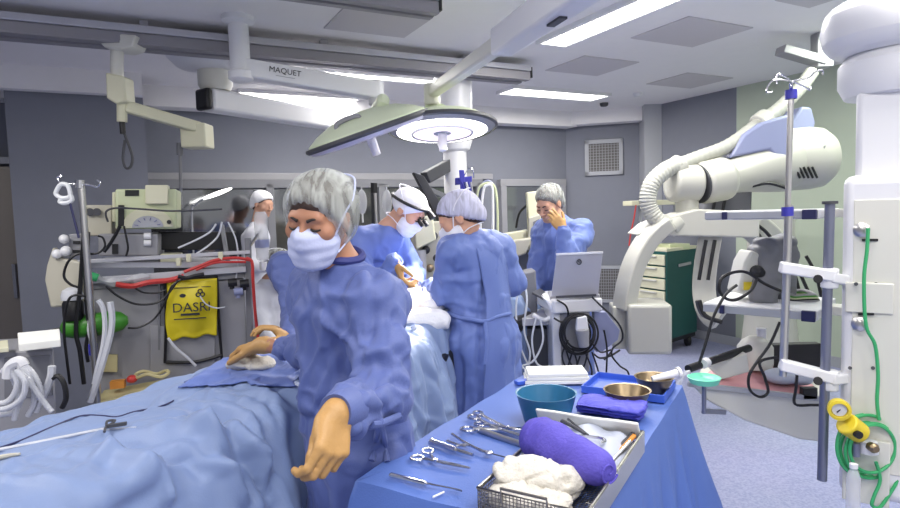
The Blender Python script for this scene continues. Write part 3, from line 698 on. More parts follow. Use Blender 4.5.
wall('wall_beyond', bl+RY*1.6, c0+RY*1.6, 0, CZ, 'room_beyond')
struct_b = MB(); struct_b.prism([bl+V((0,0,BZ))-RY*.02, c0+V((0,0,BZ))-RY*.02, c0+V((0,0,CZ))-RY*.02, bl+V((0,0,CZ))-RY*.02], -RY*.22); struct(struct_b.build('trim_1', 'ceiling_white'))
mb = MB(); mb.bar(c0-RX*8.2-RY*.03+V((0,0,2.02)), c0-RX*1.2-RY*.03+V((0,0,2.02)), .05, .07); struct(mb.build('trim_2', 'grey', bevel=.006))
wall('wall_chamfer', c0, pr, 0, CZ, 'wall_grey')
mb = MB(); mb.prism([c0+V((-.02,-.03,BZ+.02)), pr+V((0,-.03,BZ+.02)), pr+V((0,-.03,CZ)), c0+V((-.02,-.03,CZ))], V((-.05,-.2,0))); struct(mb.build('trim_3', 'ceiling_white'))
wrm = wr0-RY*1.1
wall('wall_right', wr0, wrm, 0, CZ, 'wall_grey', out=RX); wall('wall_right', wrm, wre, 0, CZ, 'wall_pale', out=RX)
wall('wall_left', bl, fl_end, 0, CZ, 'wall_grey', out=-RX)
# pillars
pa, pb = P(645, 200, 7.55), P(662, 200, 7.55)
mb = MB(); mb.prism([V((pa.x, pa.y, 0)), V((pb.x, pb.y, 0)), V((pb.x, pb.y, CZ)), V((pa.x, pa.y, CZ))], (0.06, .42, 0)); struct(mb.build('pillar_right', 'trim_grey'))
qa, qb = V((-3.52, 4.87, 0)), V((-2.64, 5.325, 0))
mb = MB(); mb.prism([qa, qb, qb+V((0,0,CZ)), qa+V((0,0,CZ))], RY*.62); struct(mb.build('pillar_left', 'wall_grey'))
mb = MB(); mb.prism([qa-RX*3+V((0,0,BZ))-RY*.02, qb+RX*.0+V((0,0,BZ))-RY*.02, qb+V((0,0,CZ))-RY*.02, qa-RX*3+V((0,0,CZ))-RY*.02], -RY*.1); struct(mb.build('trim_4', 'ceiling_white'))
# baseboards
for nm, a, b in (('baseboard_back', bl-RY*.012, c0-RY*.012), ('baseboard_right', wr0-RX*.012, wre-RX*.012)):
    mb = MB(); mb.bar(a+V((0,0,.05)), b+V((0,0,.05)), .02, .10); struct(mb.build(nm, 'trim_grey'))
# metal door far left
d0 = bl + RX*((P(36, 300, 5.4)-bl).dot(RX)); t = thing('door_1', 'brown metal sliding door at far left beside the grey pillar', 'door', (d0.x, d0.y, 0)); struct(t)
mb = MB(); mb.prism([d0-RY*.06-RX*1.6, d0-RY*.06, d0-RY*.06+V((0,0,2.1)), d0-RY*.06-RX*1.6+V((0,0,2.1))], -RY*.05); mb.build('door_leaf', 'door_brown', t, bevel=.004)
mb = MB(); mb.bar(d0-RY*.10-RX*1.7+V((0,0,2.15)), d0-RY*.10+V((0,0,2.15)), .1, .06); mb.build('door_header', 'trim_grey', t, bevel=.004)
mb = MB(); mb.bar(d0-RY*.14-RX*.12+V((0,0,.95)), d0-RY*.14-RX*.12+V((0,0,1.25)), .03, .03); mb.build('handle', 'chrome', t)
# wall grilles
def grille(px, d, label, n=10):
    x0, y0, x1, y1 = px; a = P(x0, y1, d); b = P(x1, y1, d); z1 = P((x0+x1)/2, y0, d).z; z0 = P((x0+x1)/2, y1, d).z
    wd = (pr-c0).normalized(); nn = V((wd.y, -wd.x, 0)); t0 = (P((x0+x1)/2, y0, d)-c0).dot(wd); half = (x1-x0)*d/FPX/2
    o = c0+wd*t0; t = thing('wall_grille', label, 'vent', (o.x, o.y, z0), math.atan2(wd.y, wd.x))
    q = lambda s, z, k: o+wd*s+V((0,0,z))+nn*k
    mb = MB(); mb.prism([q(-half, z0, .004), q(half, z0, .004), q(half, z1, .004), q(-half, z1, .004)], nn*.01); mb.build('backing', 'grille_dark', t)
    mb = MB(); f = half*.22
    for s in (-half+f/2, half-f/2): mb.bar(q(s, z0, .02), q(s, z1, .02), f, .03, up=nn)
    for z in (z0+f/2, z1-f/2): mb.bar(q(-half, z, .02), q(half, z, .02), .03, f)
    mb.build('grille_frame', 'trim_grey', t, bevel=.004)
    mb = MB()
    for i in range(n):
        s = -half+f+(i+.5)*(2*half-2*f)/n; mb.bar(q(s, z0+f, .018), q(s, z1-f, .018), .008, .012, up=nn)
    for i in range(n):
        z = z0+f+(i+.5)*(z1-z0-2*f)/n; mb.bar(q(-half+f, z, .016), q(half-f, z, .016), .012, .006)
    mb.build('louvre_grid', 'grey', t)
grille((585, 139, 622, 175), 8.0, 'square white framed air grille high on the grey wall')
grille((592, 266, 622, 303), 8.0, 'square air grille low on the wall behind the laptop')
# flush grey panels, recessed lights, detectors
def ceil_quad(name, px, m, label, cat, group=None, th=.006, z=CZ):
    pts = [PZ(x, y, z) for x, y in px]; c = sum(pts, V())/4; u = RX if True else None
    s0 = [(p-c).dot(RX) for p in pts]; s1 = [(p-c).dot(RY) for p in pts]; hx = (max(s0)-min(s0))/2; hy = (max(s1)-min(s1))/2
    return c, hx, hy
def ceiling_panel(px, label, k=.62):
    c, hx, hy = ceil_quad('p', px, None, label, None); hx *= k; hy *= k
    mb = MB(frame(V((c.x, c.y, 0)), RA)); mb.box((0, 0, CZ-.004), (2*hx, 2*hy, .008)); o = mb.build('ceiling_panel', 'panel_grey', bevel=.002); tag(o, label, 'ceiling panel', None)
ceiling_panel([(630, 32), (688, 50), (750, 30), (695, 14)], 'large grey flush ceiling panel between the louvred light and the robot', .8)
ceiling_panel([(543, 67), (590, 77), (640, 64), (592, 54)], 'small grey flush ceiling panel behind the end of the ceiling rail', .8)
ceiling_panel([(645, 82), (690, 90), (732, 78), (690, 71)], 'grey flush ceiling panel nearest the right wall', .8)
ceiling_panel([(770, 0), (810, 8), (850, -4), (800, -12)], 'grey flush ceiling panel cut by the top edge at right', .8)
ceiling_panel([(312, 8), (340, 22), (400, 42), (445, 18)], 'grey perforated ceiling panel above the long rail', .7)
def troffer(c, hx, hy, label, grid=False, ax='y', power=60):
    t = thing('ceiling_light', label, 'ceiling light', (c.x, c.y, CZ-.03), RA, 'recessed ceiling lights'); T = frame(V((c.x, c.y, CZ-.03)), RA)
    mb = MB(T); mb.box((0, 0, .012), (2*hx, 2*hy, .006)); mb.build('diffuser', 'light_panel', t)
    mb = MB(T)
    for s in (-1, 1): mb.box((s*(hx+.012), 0, .012), (.024, 2*hy+.048, .035)); mb.box((0, s*(hy+.012), .012), (2*hx, .024, .035))
    mb.build('light_frame', 'white', t)
    if grid:
        mb = MB(T); n = 24
        for i in range(1, n): mb.box((0, -hy+2*hy*i/n, .0), (2*hx, .006, .018))
        for s in (-hx*.5, 0, hx*.5): mb.box((s, 0, 0), (.006, 2*hy, .018))
        mb.build('louvre', 'white', t)
    l = bpy.data.lights.new('troffer_glow', 'AREA'); l.shape = 'RECTANGLE'; l.size = 2*hx*.95; l.size_y = 2*hy*.95; l.energy = power; l.color = (1, .97, .93)
    o = bpy.data.objects.new('lamp_tubes', l); C.objects.link(o); o.parent = t; o.location = (0, 0, -.012); return t
a, b = PZ(583, 24, CZ), PZ(558, 40, CZ); a1 = PZ(545, 36, CZ); a2 = PZ(570, 41, CZ); e = (a1+a2)/2
troffer(e-RY*.75+RY*.06, .115, .75, 'bright louvred ceiling light at top right of centre', True, power=40)
c = PZ(555, 92, CZ); troffer(c, .62, .15, 'bright flush ceiling light behind the end of the ceiling rail', power=30)
c = PZ(375, 74, CZ); troffer(c, .62, .07, 'ceiling light glimpsed below the long rail over the surgical lamps', power=30)
c = PZ(300, 110, CZ-.02); troffer(V((-1.50, 6.30, 0)), .6, .07, 'glowing panel added for the bright reflection on the arm with the black end cap', power=9)  # added glowing panel and lamp, standing in for the arm's bright reflection
for i, (px, lab) in enumerate((((638, 93), 'round smoke detector on the ceiling beside the right pillar'), ((593, 115), 'small round detector on the ceiling nearer the back wall'), ((604, 103), 'small dark ceiling sensor behind the flush light'))):
    c = PZ(px[0], px[1], CZ); mb = MB(); mb.lathe([(.02, -.045), (.04, -.04), (.05, -.02), (.05, 0)], c); tag(mb.build('smoke_detector', 'white' if i < 2 else 'darkgrey'), lab, 'detector')
# ceiling rails
def rail(q, t0, t1, w, label, endcap=True):
    c = q+RX*t0; t = thing('ceiling_rail', label, 'ceiling rail', (c.x, c.y, q.z), RA)
    mb = MB(); mb.bar(q+RX*t0+V((0,0,.03)), q+RX*t1+V((0,0,.03)), w, .045); mb.build('rail_body', 'rail_light', t, bevel=.006)
    mb = MB(); mb.bar(q+RX*t0-V((0,0,.022)), q+RX*t1-V((0,0,.022)), w*.86, .056); mb.build('rail_channel', 'rail_dark', t, bevel=.004)
    mb = MB()
    for s in (-w*.27, w*.27): mb.bar(q+RX*t0-V((0,0,.052))+RY*s, q+RX*t1-V((0,0,.052))+RY*s, w*.3, .02)
    mb.build('rail_slot', 'rail_dark', t)
    if endcap: mb = MB(); mb.bar(q+RX*t1, q+RX*(t1+.02), w*.9, .09); mb.build('end_cap', 'black', t, bevel=.004)
    n = 5
    for i in range(n):
        p = q+RX*(t0+(t1-t0)*(i+.5)/n); mb = MB(); mb.bar(p+V((0,0,.05)), p+V((0,0,CZ-q.z)), .05, .05, up=RX); mb.build('hanger', 'rail_light', t)
q1 = PZ(260, 50, 2.74); e1 = PZ(518, 77, 2.74); T1 = (e1-q1).dot(RX)
rail(q1, -3.6, T1, .24, 'long pale ceiling rail running across the left half of the ceiling')
q2 = PZ(434, 6, 2.78); rail(q2, -3.0, .0, .15, 'shorter ceiling rail with black end at the top edge')
# flat floor access: none
# ------------------------------------------------------------------ ceiling-hung gear
# left pendant arm hanging from the rail
q = PZ(115, 38, 2.73); t = thing('ceiling_pendant_arm', 'small cream jointed arm hanging from the ceiling rail at left', 'ceiling arm', (q.x, q.y, 1.9)); d = q.y
mb = MB(); mb.pprism([(94, 31), (136, 35), (132, 46), (122, 49), (104, 47), (97, 40)], d-.08, .16); mb.build('rail_carriage', 'offwhite', t, bevel=.01)
mb = MB(); mb.cyl(P(117, 46, d), P(117, 78, d), .038); mb.build('column', 'offwhite', t)
mb = MB(); mb.pprism([(105, 72), (124, 76), (126, 101), (116, 104), (106, 98)], d-.06, .12); mb.build('joint_box', 'cream', t, bevel=.012)
mb = MB(); mb.cyl(P(122, 100, d), P(122, 122, d), .03); mb.build('swivel', 'cream', t)
mb = MB(); mb.bar(P(124, 106, d), P(200, 128, d+.35), .06, .075); mb.build('arm', 'cream', t, bevel=.012)
mb = MB(); mb.pbox(180, 123, 205, 147, d+.3, .16); mb.build('end_box', 'cream', t, bevel=.012)
mb = MB(); mb.cyl(P(180, 146, d+.4), P(181, 205, d+.4), .011); mb.cyl(P(180, 143, d+.4), P(180, 155, d+.4), .022); mb.build('drop_pole', 'midgrey', t)
mb = MB(); mb.tube(PL([(122, 122), (125, 135), (132, 155), (131, 166), (126, 168), (123, 158), (125, 140)], d), .008, 6); mb.build('dangling_cable', 'darkgrey', t)
mb = MB(); mb.cyl(P(122, 121, d), P(123, 134, d), .017); mb.build('connector', 'black', t)
# lamp column with the lettered arm
d = 3.86; q = P(238, 22, d); t = thing('surgical_lamp', 'surgical lamp on lettered arm, dome seen from its pale green back', 'surgical lamp', (q.x, q.y, 2.0))
mb = MB(); mb.lathe([(.03, CZ), (.10, CZ), (.10, CZ-.03), (.062, CZ-.05), (.062, 2.52), (.078, 2.51), (.078, 2.465), (.055, 2.45)], (q.x, q.y, 0)); mb.build('ceiling_column', 'white', t)
j = P(376, 91, 4.25); a0 = P(240, 68, d)
mb = MB(); mb.bar(a0, j, .11, .115); mb.cyl(j+V((0,0,.07)), j-V((0,0,.10)), .055); mb.build('extension_arm', 'white', t, bevel=.012)
m_ = a0.lerp(j, .30); dx = (j-a0).normalized(); sd = dx.cross(RZ).normalized(); sd = sd if sd.y < 0 else -sd
text('lettering', 'MAQUET', .050, face_T(m_+sd*.0565+V((0,0,.012)), dx, RZ), 'ink', t)
mb = MB(); mb.bar(m_+sd*.056-dx*.06+V((0,0,-.022)), m_+sd*.056+dx*.06+V((0,0,-.022)), .002, .004); mb.build('lettering_rule', 'trim_grey', t)
dc = P(368, 131, 3.45); nrm = V((-.16, -.30, .94)); nrm = (V((.30, .05, 0))*-1+V((0, -.02, .95))).normalized()
# tilt: lifted towards the right, so we look at its upper face edge-on
nrm = V((-.30, -.17, .94)).normalized()
R1 = .365
mb = MB(); mb.lathe([(.02, .115), (.10, .112), (.20, .092), (.29, .055), (R1-.02, .02), (R1-.012, .0)], dc, nrm, n=48); mb.build('dome_shell', 'lamp_green', t)
mb = MB(); mb.lathe([(R1-.02, .012), (R1+.004, .008), (R1+.008, -.006), (R1-.004, -.018), (R1-.02, -.02)], dc, nrm, n=48, cap=False); mb.build('rim', 'darkgrey', t)
mb = MB(); mb.lathe([(R1-.012, -.02), (R1-.03, -.035), (.2, -.045), (.02, -.047)], dc, nrm, n=48); mb.build('lens', 'lens_dim', t)
h1 = dc-nrm*.045; mb = MB(); mb.cyl(h1, h1-nrm*.10, .028, .024); mb.build('sterile_handle', 'white', t, bevel=.006)
x1 = V((1, 0, 0)); x1 = (x1-nrm*x1.dot(nrm)).normalized(); y1 = nrm.cross(x1)
g0 = dc - x1*.06 - y1*.22 + nrm*.068
mb = MB(); mb.tube([g0-x1*.06-nrm*.02, g0-x1*.05+nrm*.02, g0+x1*.06+nrm*.025, g0+x1*.07-nrm*.02], .014, 8); mb.build('grip', 'grey', t)
dh = dc+x1*.10; mb = MB(); mb.tube([j-V((0,0,.10)), j-V((0, .12, .16)), dh+nrm*.13+x1*.04, dh+nrm*.08], lambda s: .028+.010*math.sin(s*PI), 14); mb.build('spring_arm', 'lamp_green', t)
mb = MB(); mb.lathe([(.07, .085), (.06, .11), (.035, .118)], dh-nrm*.012, nrm); mb.build('dome_hub', 'lamp_green', t)
# second lamp: lit dome seen from below, arm coming over the camera
e0 = V((.60, 1.45, 2.29)); e1 = P(432, 92, 3.75); q = e0
t = thing('surgical_lamp', 'lit round surgical lamp seen from below, on the arm from the top edge', 'surgical lamp', (q.x, q.y, 2.0))
mb = MB(); mb.lathe([(.03, CZ), (.12, CZ), (.12, CZ-.03), (.075, CZ-.05), (.075, 2.3), (.06, 2.22)], (q.x, q.y, 0)); mb.build('ceiling_column', 'white', t)
mb = MB(); mb.bar(e0, e0.lerp(e1, .52), .10, .115); mb.build('extension_arm', 'white', t, bevel=.014)
mb = MB(); mb.bar(e0.lerp(e1, .50), e1, .065, .07); mb.cyl(e1+V((0,0,.05)), e1-V((0,0,.08)), .05); mb.build('spring_arm', 'offwhite', t, bevel=.012)
pj = e0.lerp(e1, .30)-V((0,0,.062)); mb = MB(); mb.bar(pj-(e1-e0).normalized()*.05, pj+(e1-e0).normalized()*.05, .03, .008); mb.build('lock_plate', 'darkgrey', t)
dc = P(442, 128, 3.62); nrm = V((.10, .10, .99)).normalized(); nrm = V((-.02, .13, .99)).normalized(); R2 = .325
mb = MB(); mb.lathe([(.02, .10), (.12, .095), (.24, .06), (R2-.01, .012)], dc, nrm, n=48); mb.build('dome_shell', 'lamp_green', t)
mb = MB(); mb.lathe([(R2-.015, .02), (R2+.006, .014), (R2+.008, -.004), (R2-.006, -.012)], dc, nrm, n=48, cap=False); mb.build('rim', 'darkgrey', t)
mb = MB(); mb.lathe([(R2-.006, -.002), (R2-.05, -.022), (R2-.055, -.022)], dc, nrm, n=48, cap=False); mb.build('bezel', 'grey', t)
mb = MB(); mb.lathe([(R2-.05, -.020), (.19, -.032), (.185, -.03)], dc, nrm, n=48, cap=False); mb.build('lens_ring', 'dome_lit', t)
mb = MB(); mb.lathe([(.185, -.034), (.165, -.034), (.16, -.02), (.08, -.024), (.02, -.026)], dc, nrm, n=48); mb.build('lens_centre', 'dome_inner', t)
mb = MB(); mb.lathe([(.19, -.03), (.186, -.042), (.176, -.042), (.172, -.03)], dc, nrm, n=40, cap=False); mb.lathe([(.055, -.02), (.06, -.03), (.05, -.036)], dc, nrm, n=28); mb.build('centre_ring', 'trim_grey', t)
mb = MB(); mb.cyl(dc-nrm*.03, dc-nrm*.14, .028, .024); mb.build('sterile_handle', 'white', t, bevel=.006)
mb = MB(); mb.tube([e1-V((0,0,.06)), e1+V((0.0, .05, -.10)), dc+nrm*.10], .045, 12); mb.build('yoke', 'lamp_green', t)
sp = bpy.data.lights.new('surgical_beam', 'SPOT'); sp.energy = 420; sp.spot_size = math.radians(64); sp.spot_blend = .8; sp.shadow_soft_size = .22; sp.color = (1, .96, .97)
so = bpy.data.objects.new('surgical_beam', sp); C.objects.link(so); so.parent = t
tgt = V((-.16, 3.02, 1.15)); src = dc-nrm*.06; so.matrix_parent_inverse = MW[t.name].inverted(); so.matrix_basis = Matrix.Translation(src) @ (tgt-src).to_track_quat('-Z', 'Y').to_matrix().to_4x4()
# third ceiling arm with the black end cap and the flat round cover
d = 4.45; q = P(214, 60, d); t = thing('ceiling_boom', 'white ceiling boom with black end cap under a flat round ceiling cover', 'ceiling boom', (q.x, q.y, 2.4))
mb = MB(); mb.lathe([(.05, CZ), (.12, CZ-.02), (.31, CZ-.06), (.32, CZ-.10), (.26, CZ-.16), (.13, CZ-.19)], (q.x, q.y, 0), n=36); mb.build('ceiling_cover', 'white', t)
mb = MB(); mb.lathe([(.12, CZ-.12), (.12, 2.56), (.10, 2.52)], (q.x, q.y, 0)); mb.build('column', 'offwhite', t)
b0, b1 = P(207, 100, d-.1), P(352, 124, 5.6); dd = (b1-b0).normalized()
mb = MB(); mb.bar(b0, b1, .15, .155); mb.build('arm', 'white', t, bevel=.02)
mb = MB(); mb.bar(b0-dd*.05, b0+dd*.002, .145, .15); mb.build('end_cap', 'black', t, bevel=.02)
# white pendant column at the end of the operating table
d = 5.2; q = P(455, 160, d); t = thing('ceiling_pendant_column', 'white round ceiling column hanging behind the lit surgical lamp', 'ceiling column', (q.x, q.y, 1.5))
mb = MB(); mb.lathe([(.16, CZ), (.16, 2.4), (.155, 2.2), (.13, 2.12), (.10, 2.10), (.10, 1.55), (.11, 1.5)], (q.x, q.y, 0), n=32); mb.build('column', 'white', t)
mb = MB(); mb.bar((q.x, q.y, 2.02), P(425, 178, d-.2), .09, .10); mb.build('side_arm', 'darkgrey', t, bevel=.01)
mb = MB(); mb.box((q.x, q.y, 1.2), (.32, .28, .62)); mb.build('supply_head', 'offwhite', t, bevel=.02)
mb = MB(); mb.cyl((q.x, q.y, 1.5), (q.x, q.y, 1.62), .08); mb.build('neck', 'offwhite', t)
# dark slanting flat screen back above the headlamp surgeon
t = thing('slanted_monitor', 'dark flat monitor seen edge-on, slanting between the two surgeons', 'monitor', base(P(440, 215, 4.9)))
mb = MB(); mb.pprism([(413, 172), (424, 176), (447, 214), (446, 232), (438, 222)], 4.9, .06); mb.build('panel', 'darkgrey', t, bevel=.006)
mb = MB(); mb.bar(P(413, 173, 4.88), P(442, 228, 4.88), .03, .02); mb.build('panel_edge', 'black', t)
mb = MB(); mb.bar(P(430, 190, 4.96), P(452, 200, 5.1), .04, .04); mb.build('mount_arm', 'midgrey', t)
# ------------------------------------------------------------------ right: service pendant with rails, poles and shelves
px0 = 2.0
T = frame(V((1.585, 2.11, 0)), math.radians(-35)); t = thing('service_pendant', 'large white service pendant column with gas outlets at right edge', 'ceiling pendant', (1.585, 2.11, .3), math.radians(-35))
mb = MB(T); mb.box((0.02, 0, 1.13), (.36, .52, 1.08)); mb.build('supply_body', 'white', t, bevel=.03)
mb = MB(T); mb.box((-.05, -.262, 1.14), (.16, .006, .9)); mb.build('front_channel', 'offwhite', t, bevel=.003)
mb = MB(T); mb.box((-.01, -.06, 1.80), (.24, .26, .30)); mb.build('riser', 'white', t, bevel=.02)
mb = MB(T); mb.lathe([(.10, 1.93), (.16, 1.94), (.18, 1.98), (.18, 2.05), (.15, 2.09)], (-.01, -.06, 0), n=32); mb.build('swivel_lower', 'white', t)
mb = MB(T); mb.lathe([(.15, 2.08), (.20, 2.10), (.215, 2.17), (.20, 2.24), (.12, 2.27)], (-.03, -.08, 0), n=32); mb.bar((-.03, -.08, 2.17), (.95, -.45, 2.27), .26, .15); mb.build('pendant_arm', 'white', t, bevel=.03)
mb = MB(T); mb.lathe([(.14, 2.2), (.14, CZ)], (.95, -.45, 0), n=28); mb.build('ceiling_post', 'white', t)
mb = MB(T); mb.prism([V((-.15, -.265, .58)), V((-.02, -.265, .58)), V((-.02, -.265, .80)), V((-.15, -.265, .80))], (0, -.012, 0)); mb.build('lower_plate', 'offwhite', t, bevel=.004)
mb = MB(T); mb.box((-.085, -.268, 1.27), (.13, .012, .10)); mb.build('outlet_plate', 'offwhite', t, bevel=.004)
for z in (1.43, 1.25, 1.06):
    pass
for (px, py) in ((868, 230), (866, 325)):
    c = P(px, py, 1.93); mb = MB(); mb.lathe([(.024, .0), (.024, .012), (.015, .016), (.015, .034), (.008, .036)], c+V((0, .03, 0)), (-.57, -.82, 0)); mb.build('gas_outlet', 'steel', t)
for (px, py) in ((870, 240), (866, 314)):
    mb = MB(); mb.bar(P(px-8, py, 1.95), P(px+8, py, 1.93), .008, .008); mb.build('outlet_slot', 'black', t)
for (px, py) in ((856, 284), (876, 284), (850, 368), (873, 368)):
    mb = MB(); mb.cyl(P(px, py, 1.96), P(px, py, 1.93), .006, n=10); mb.build('screw', 'darkgrey', t)
mb = MB(); mb.bar(P(857, 409, 1.965), P(872, 410, 1.945), .002, .022); mb.build('yellow_tag', 'yellow_plain', t)
# clamped poles
t = thing('accessory_pole', 'thick grey metal pole clamped to the white service pendant', 'pole', base(P(822, 480, 2.0)))
mb = MB(); mb.cyl(P(830, 202, 2.0), P(822, 480, 2.0), .0155); mb.build('tube', 'pole_grey', t)
mb = MB(); mb.cyl(P(830, 201, 2.0), P(830, 204, 2.0), .024); mb.build('top_cap', 'darkgrey', t)
for i, (y0, y1, yp) in enumerate(((263, 281, 288), (360, 383, 378))):
    mb = MB(); mb.bar(P(780, y0+4, 2.04), P(835, y1-5, 1.99), .05, .038); mb.bar(P(828, y1-4, 1.99), P(866, yp-4, 2.02), .05, .034); mb.cyl(P(830, y1-13, 2.0), P(829.5, y1+7, 2.0), .027); mb.build('clamp_arm', 'white', t, bevel=.006)
    mb = MB(); mb.cyl(P(818, y1-2, 1.97), P(818, y1-2, 1.92), .014, n=12); mb.build('clamp_knob', 'black', t)
t = thing('infusion_pole', 'slim infusion pole with hooks and purple collars held by white clamps', 'infusion pole', base(P(783, 375, 2.05)))
mb = MB(); mb.cyl(P(791, 95, 2.05), P(786, 262, 2.05), .0095); mb.cyl(P(789, 205, 2.05), P(783, 376, 2.05), .013); mb.build('tube', 'steel', t)
for y in (94, 211): mb = MB(); mb.cyl(P(791-(y-94)*.03, y-4, 2.05), P(791-(y-94)*.03, y+5, 2.05), .019); mb.build('collar', 'blue_plastic', t)
for i, pts in enumerate(([(791, 82), (775, 80), (768, 86), (767, 92), (772, 92)], [(791, 82), (808, 78), (815, 72), (822, 70), (823, 75)], [(791, 82), (780, 74), (776, 78), (777, 84)], [(791, 82), (803, 86), (810, 90), (811, 86)])):
    mb = MB(); mb.tube([P(791, 92, 2.05)]+PL(pts, 2.05+.05*(i-1.5)), .0032, 6); mb.build('hook', 'chrome', t)
# shelves of the pendant
def shelf(name, label, p0, p1, dep, th, m='white'):
    a = P(*p0); b = P(*p1); b.z = a.z; u = (b-a); W = u.length; u.normalize(); c = (a+b)/2; rz = math.atan2(u.y, u.x)
    t = thing(name, label, 'shelf', (c.x, c.y, c.z), rz); T = frame(c, rz)
    mb = MB(T); mb.box((0, dep/2, 0), (W, dep, th)); mb.build('board', m, t, bevel=.006)
    mb = MB(T); mb.box((0, -.012, 0), (W*.97, .02, th*.8)); mb.build('front_rail', 'trim_grey', t, bevel=.003)
    mb = MB(T); mb.box((W/2-.03, -.022, 0), (.05, .02, th*1.05)); mb.build('rail_clip', 'navy', t, bevel=.003)
    mb = MB(T); mb.box((-W/2+.09, -.022, 0), (.02, .02, th*.9)); mb.build('rail_stop', 'navy', t, bevel=.003)
    mb = MB(T); mb.box((W/2+.06, dep*.5, 0), (.16, .1, th*.9)); mb.build('bracket', 'offwhite', t, bevel=.004)
shelf('pendant_shelf', 'upper white shelf on the service pendant, edge at eye level', (705, 216, 2.6), (820, 214, 2.3), .34, .036)
shelf('pendant_shelf', 'middle white shelf carrying the grey bag and coiled cables', (703, 307, 2.72), (818, 314, 2.42), .42, .042)
d = 2.62
t = thing('drawer_shelf', 'low white shelf box carrying pink pads, under the service pendant', 'shelf', base(P(765, 420, d)))
mb = MB(); mb.pprism([(692, 386), (826, 400), (826, 436), (818, 442), (800, 440), (745, 421), (705, 400)], d, .40, True); mb.build('box', 'offwhite', t, bevel=.01)
mb = MB(); mb.bar(P(688, 384, d-.01), P(822, 399, d-.01), .02, .02); mb.build('front_rail', 'trim_grey', t)
mb = MB(); mb.pbox(803, 388, 818, 400, d-.02, .03); mb.build('rail_clip', 'black', t, bevel=.003)
o = MB(); o.grid(lambda u, v: P(707+u*108, 384+u*13-26*v*(1-.25*abs(2*u-1))+0, d+.02+.36*v)*1.0 + V((0,0,.02*math.sin(9*u)*math.sin(5*v)+.03*math.sin(PI*u)*math.sin(PI*v))), 24, 14)
tag(o.build('pink_pad', 'pink', solid=.03), 'crumpled pink pad lying on the low shelf box', 'pad')
for i, (x0, y0, x1, y1, dd, dep, m, lab) in enumerate(((750, 344, 822, 362, 2.92, .05, 'black', 'black flat panel standing behind the pink pad'),)):
    mb = MB(); mb.pbox(x0, y0, x1, y1+12, dd, dep); tag(mb.build('equipment_box', m, bevel=.006), lab, 'box')
mb = MB(); mb.ell(P(782, 376, 2.72), (.085, .07, .035)); mb.ell(P(800, 378, 2.70), (.05, .06, .03)); tag(mb.build('clear_bag', 'wrap_grey'), 'small grey plastic bag lying on the pink pad', 'bag')
# jug, dish, bars
t = thing('plastic_jug', 'white plastic jug standing behind the low shelf', 'jug', base(P(757, 367, 2.86)))
mb = MB(); c = P(755, 367, 2.86); mb.lathe([(.075, 0), (.08, .02), (.08, .10), (.06, .13), (.03, .15)], (c.x, c.y, c.z), n=24); mb.build('body', 'offwhite', t)
mb = MB(); mb.lathe([(.02, .14), (.022, .19)], (c.x+.03, c.y, c.z)); mb.build('cap', 'white', t)
t = thing('padded_bar', 'black padded bar slanting towards the mint green dish', 'bar', base(P(690, 370, 2.5)))
mb = MB(); mb.cyl(P(688, 369, 2.5), P(749, 348, 2.75), .017); mb.build('pad', 'black', t)
mb = MB(); mb.cyl(P(703, 364, 2.53), P(707, 362, 2.55), .021); mb.build('collar', 'white', t)
mb = MB(); mb.pprism([(709, 366), (747, 353), (750, 372), (722, 380)], 2.66, .05); mb.build('plate', 'offwhite', t, bevel=.006)
t = thing('mint_dish', 'mint green dish with a clear tube beside the instrument table corner', 'dish', base(P(704, 384, 2.42)))
c = P(704, 380, 2.42); mb = MB(); mb.lathe([(.02, -.02), (.055, -.012), (.066, .012), (.062, .014), (.045, .0), (.01, -.004)], c, n=28); mb.build('dish', 'mint', t)
mb = MB(); mb.cyl(c+V((0,0,-.02)), c+V((0,0,-.14)), .009); mb.build('post', 'pole_grey', t)
mb = MB(); mb.tube(PL([(690, 372), (684, 374), (679, 384), (677, 400), (680, 414)], 2.4), .009, 8); mb.build('clear_tube', 'clearbag', t)
mb = MB(); mb.bar(c+V((0,0,-.13)), P(724, 412, 2.62), .02, .02); mb.build('holder_arm', 'pole_grey', t)
# cables on the pendant side
def cable(label, pts, d, r, m, name='cable', cat='cable'):
    mb = MB(); mb.tube(PL(pts, d), r, 6); return tag(mb.build(name, m), label, cat)
cable('black cable running down from the middle shelf past the green cabinet', [(737, 285), (729, 291), (722, 300), (713, 318), (706, 342), (699, 364)], 2.5, .006, 'black')
cable('black cable looping from the cream connector block', [(757, 278), (751, 290), (738, 299), (727, 299), (719, 290), (722, 278), (735, 272), (748, 273), (765, 284), (788, 294)], 2.58, .007, 'black')
cable('black cable looping in front of the pink pad', [(780, 322), (770, 344), (757, 362), (749, 376), (750, 390), (760, 397), (768, 392), (765, 378), (760, 362), (778, 357)], 2.5, .006, 'black')
cable('black lead bent square below the pink pad beside the thick pole', [(798, 362), (796, 388), (795, 404), (812, 405), (822, 405)], 2.45, .006, 'black')
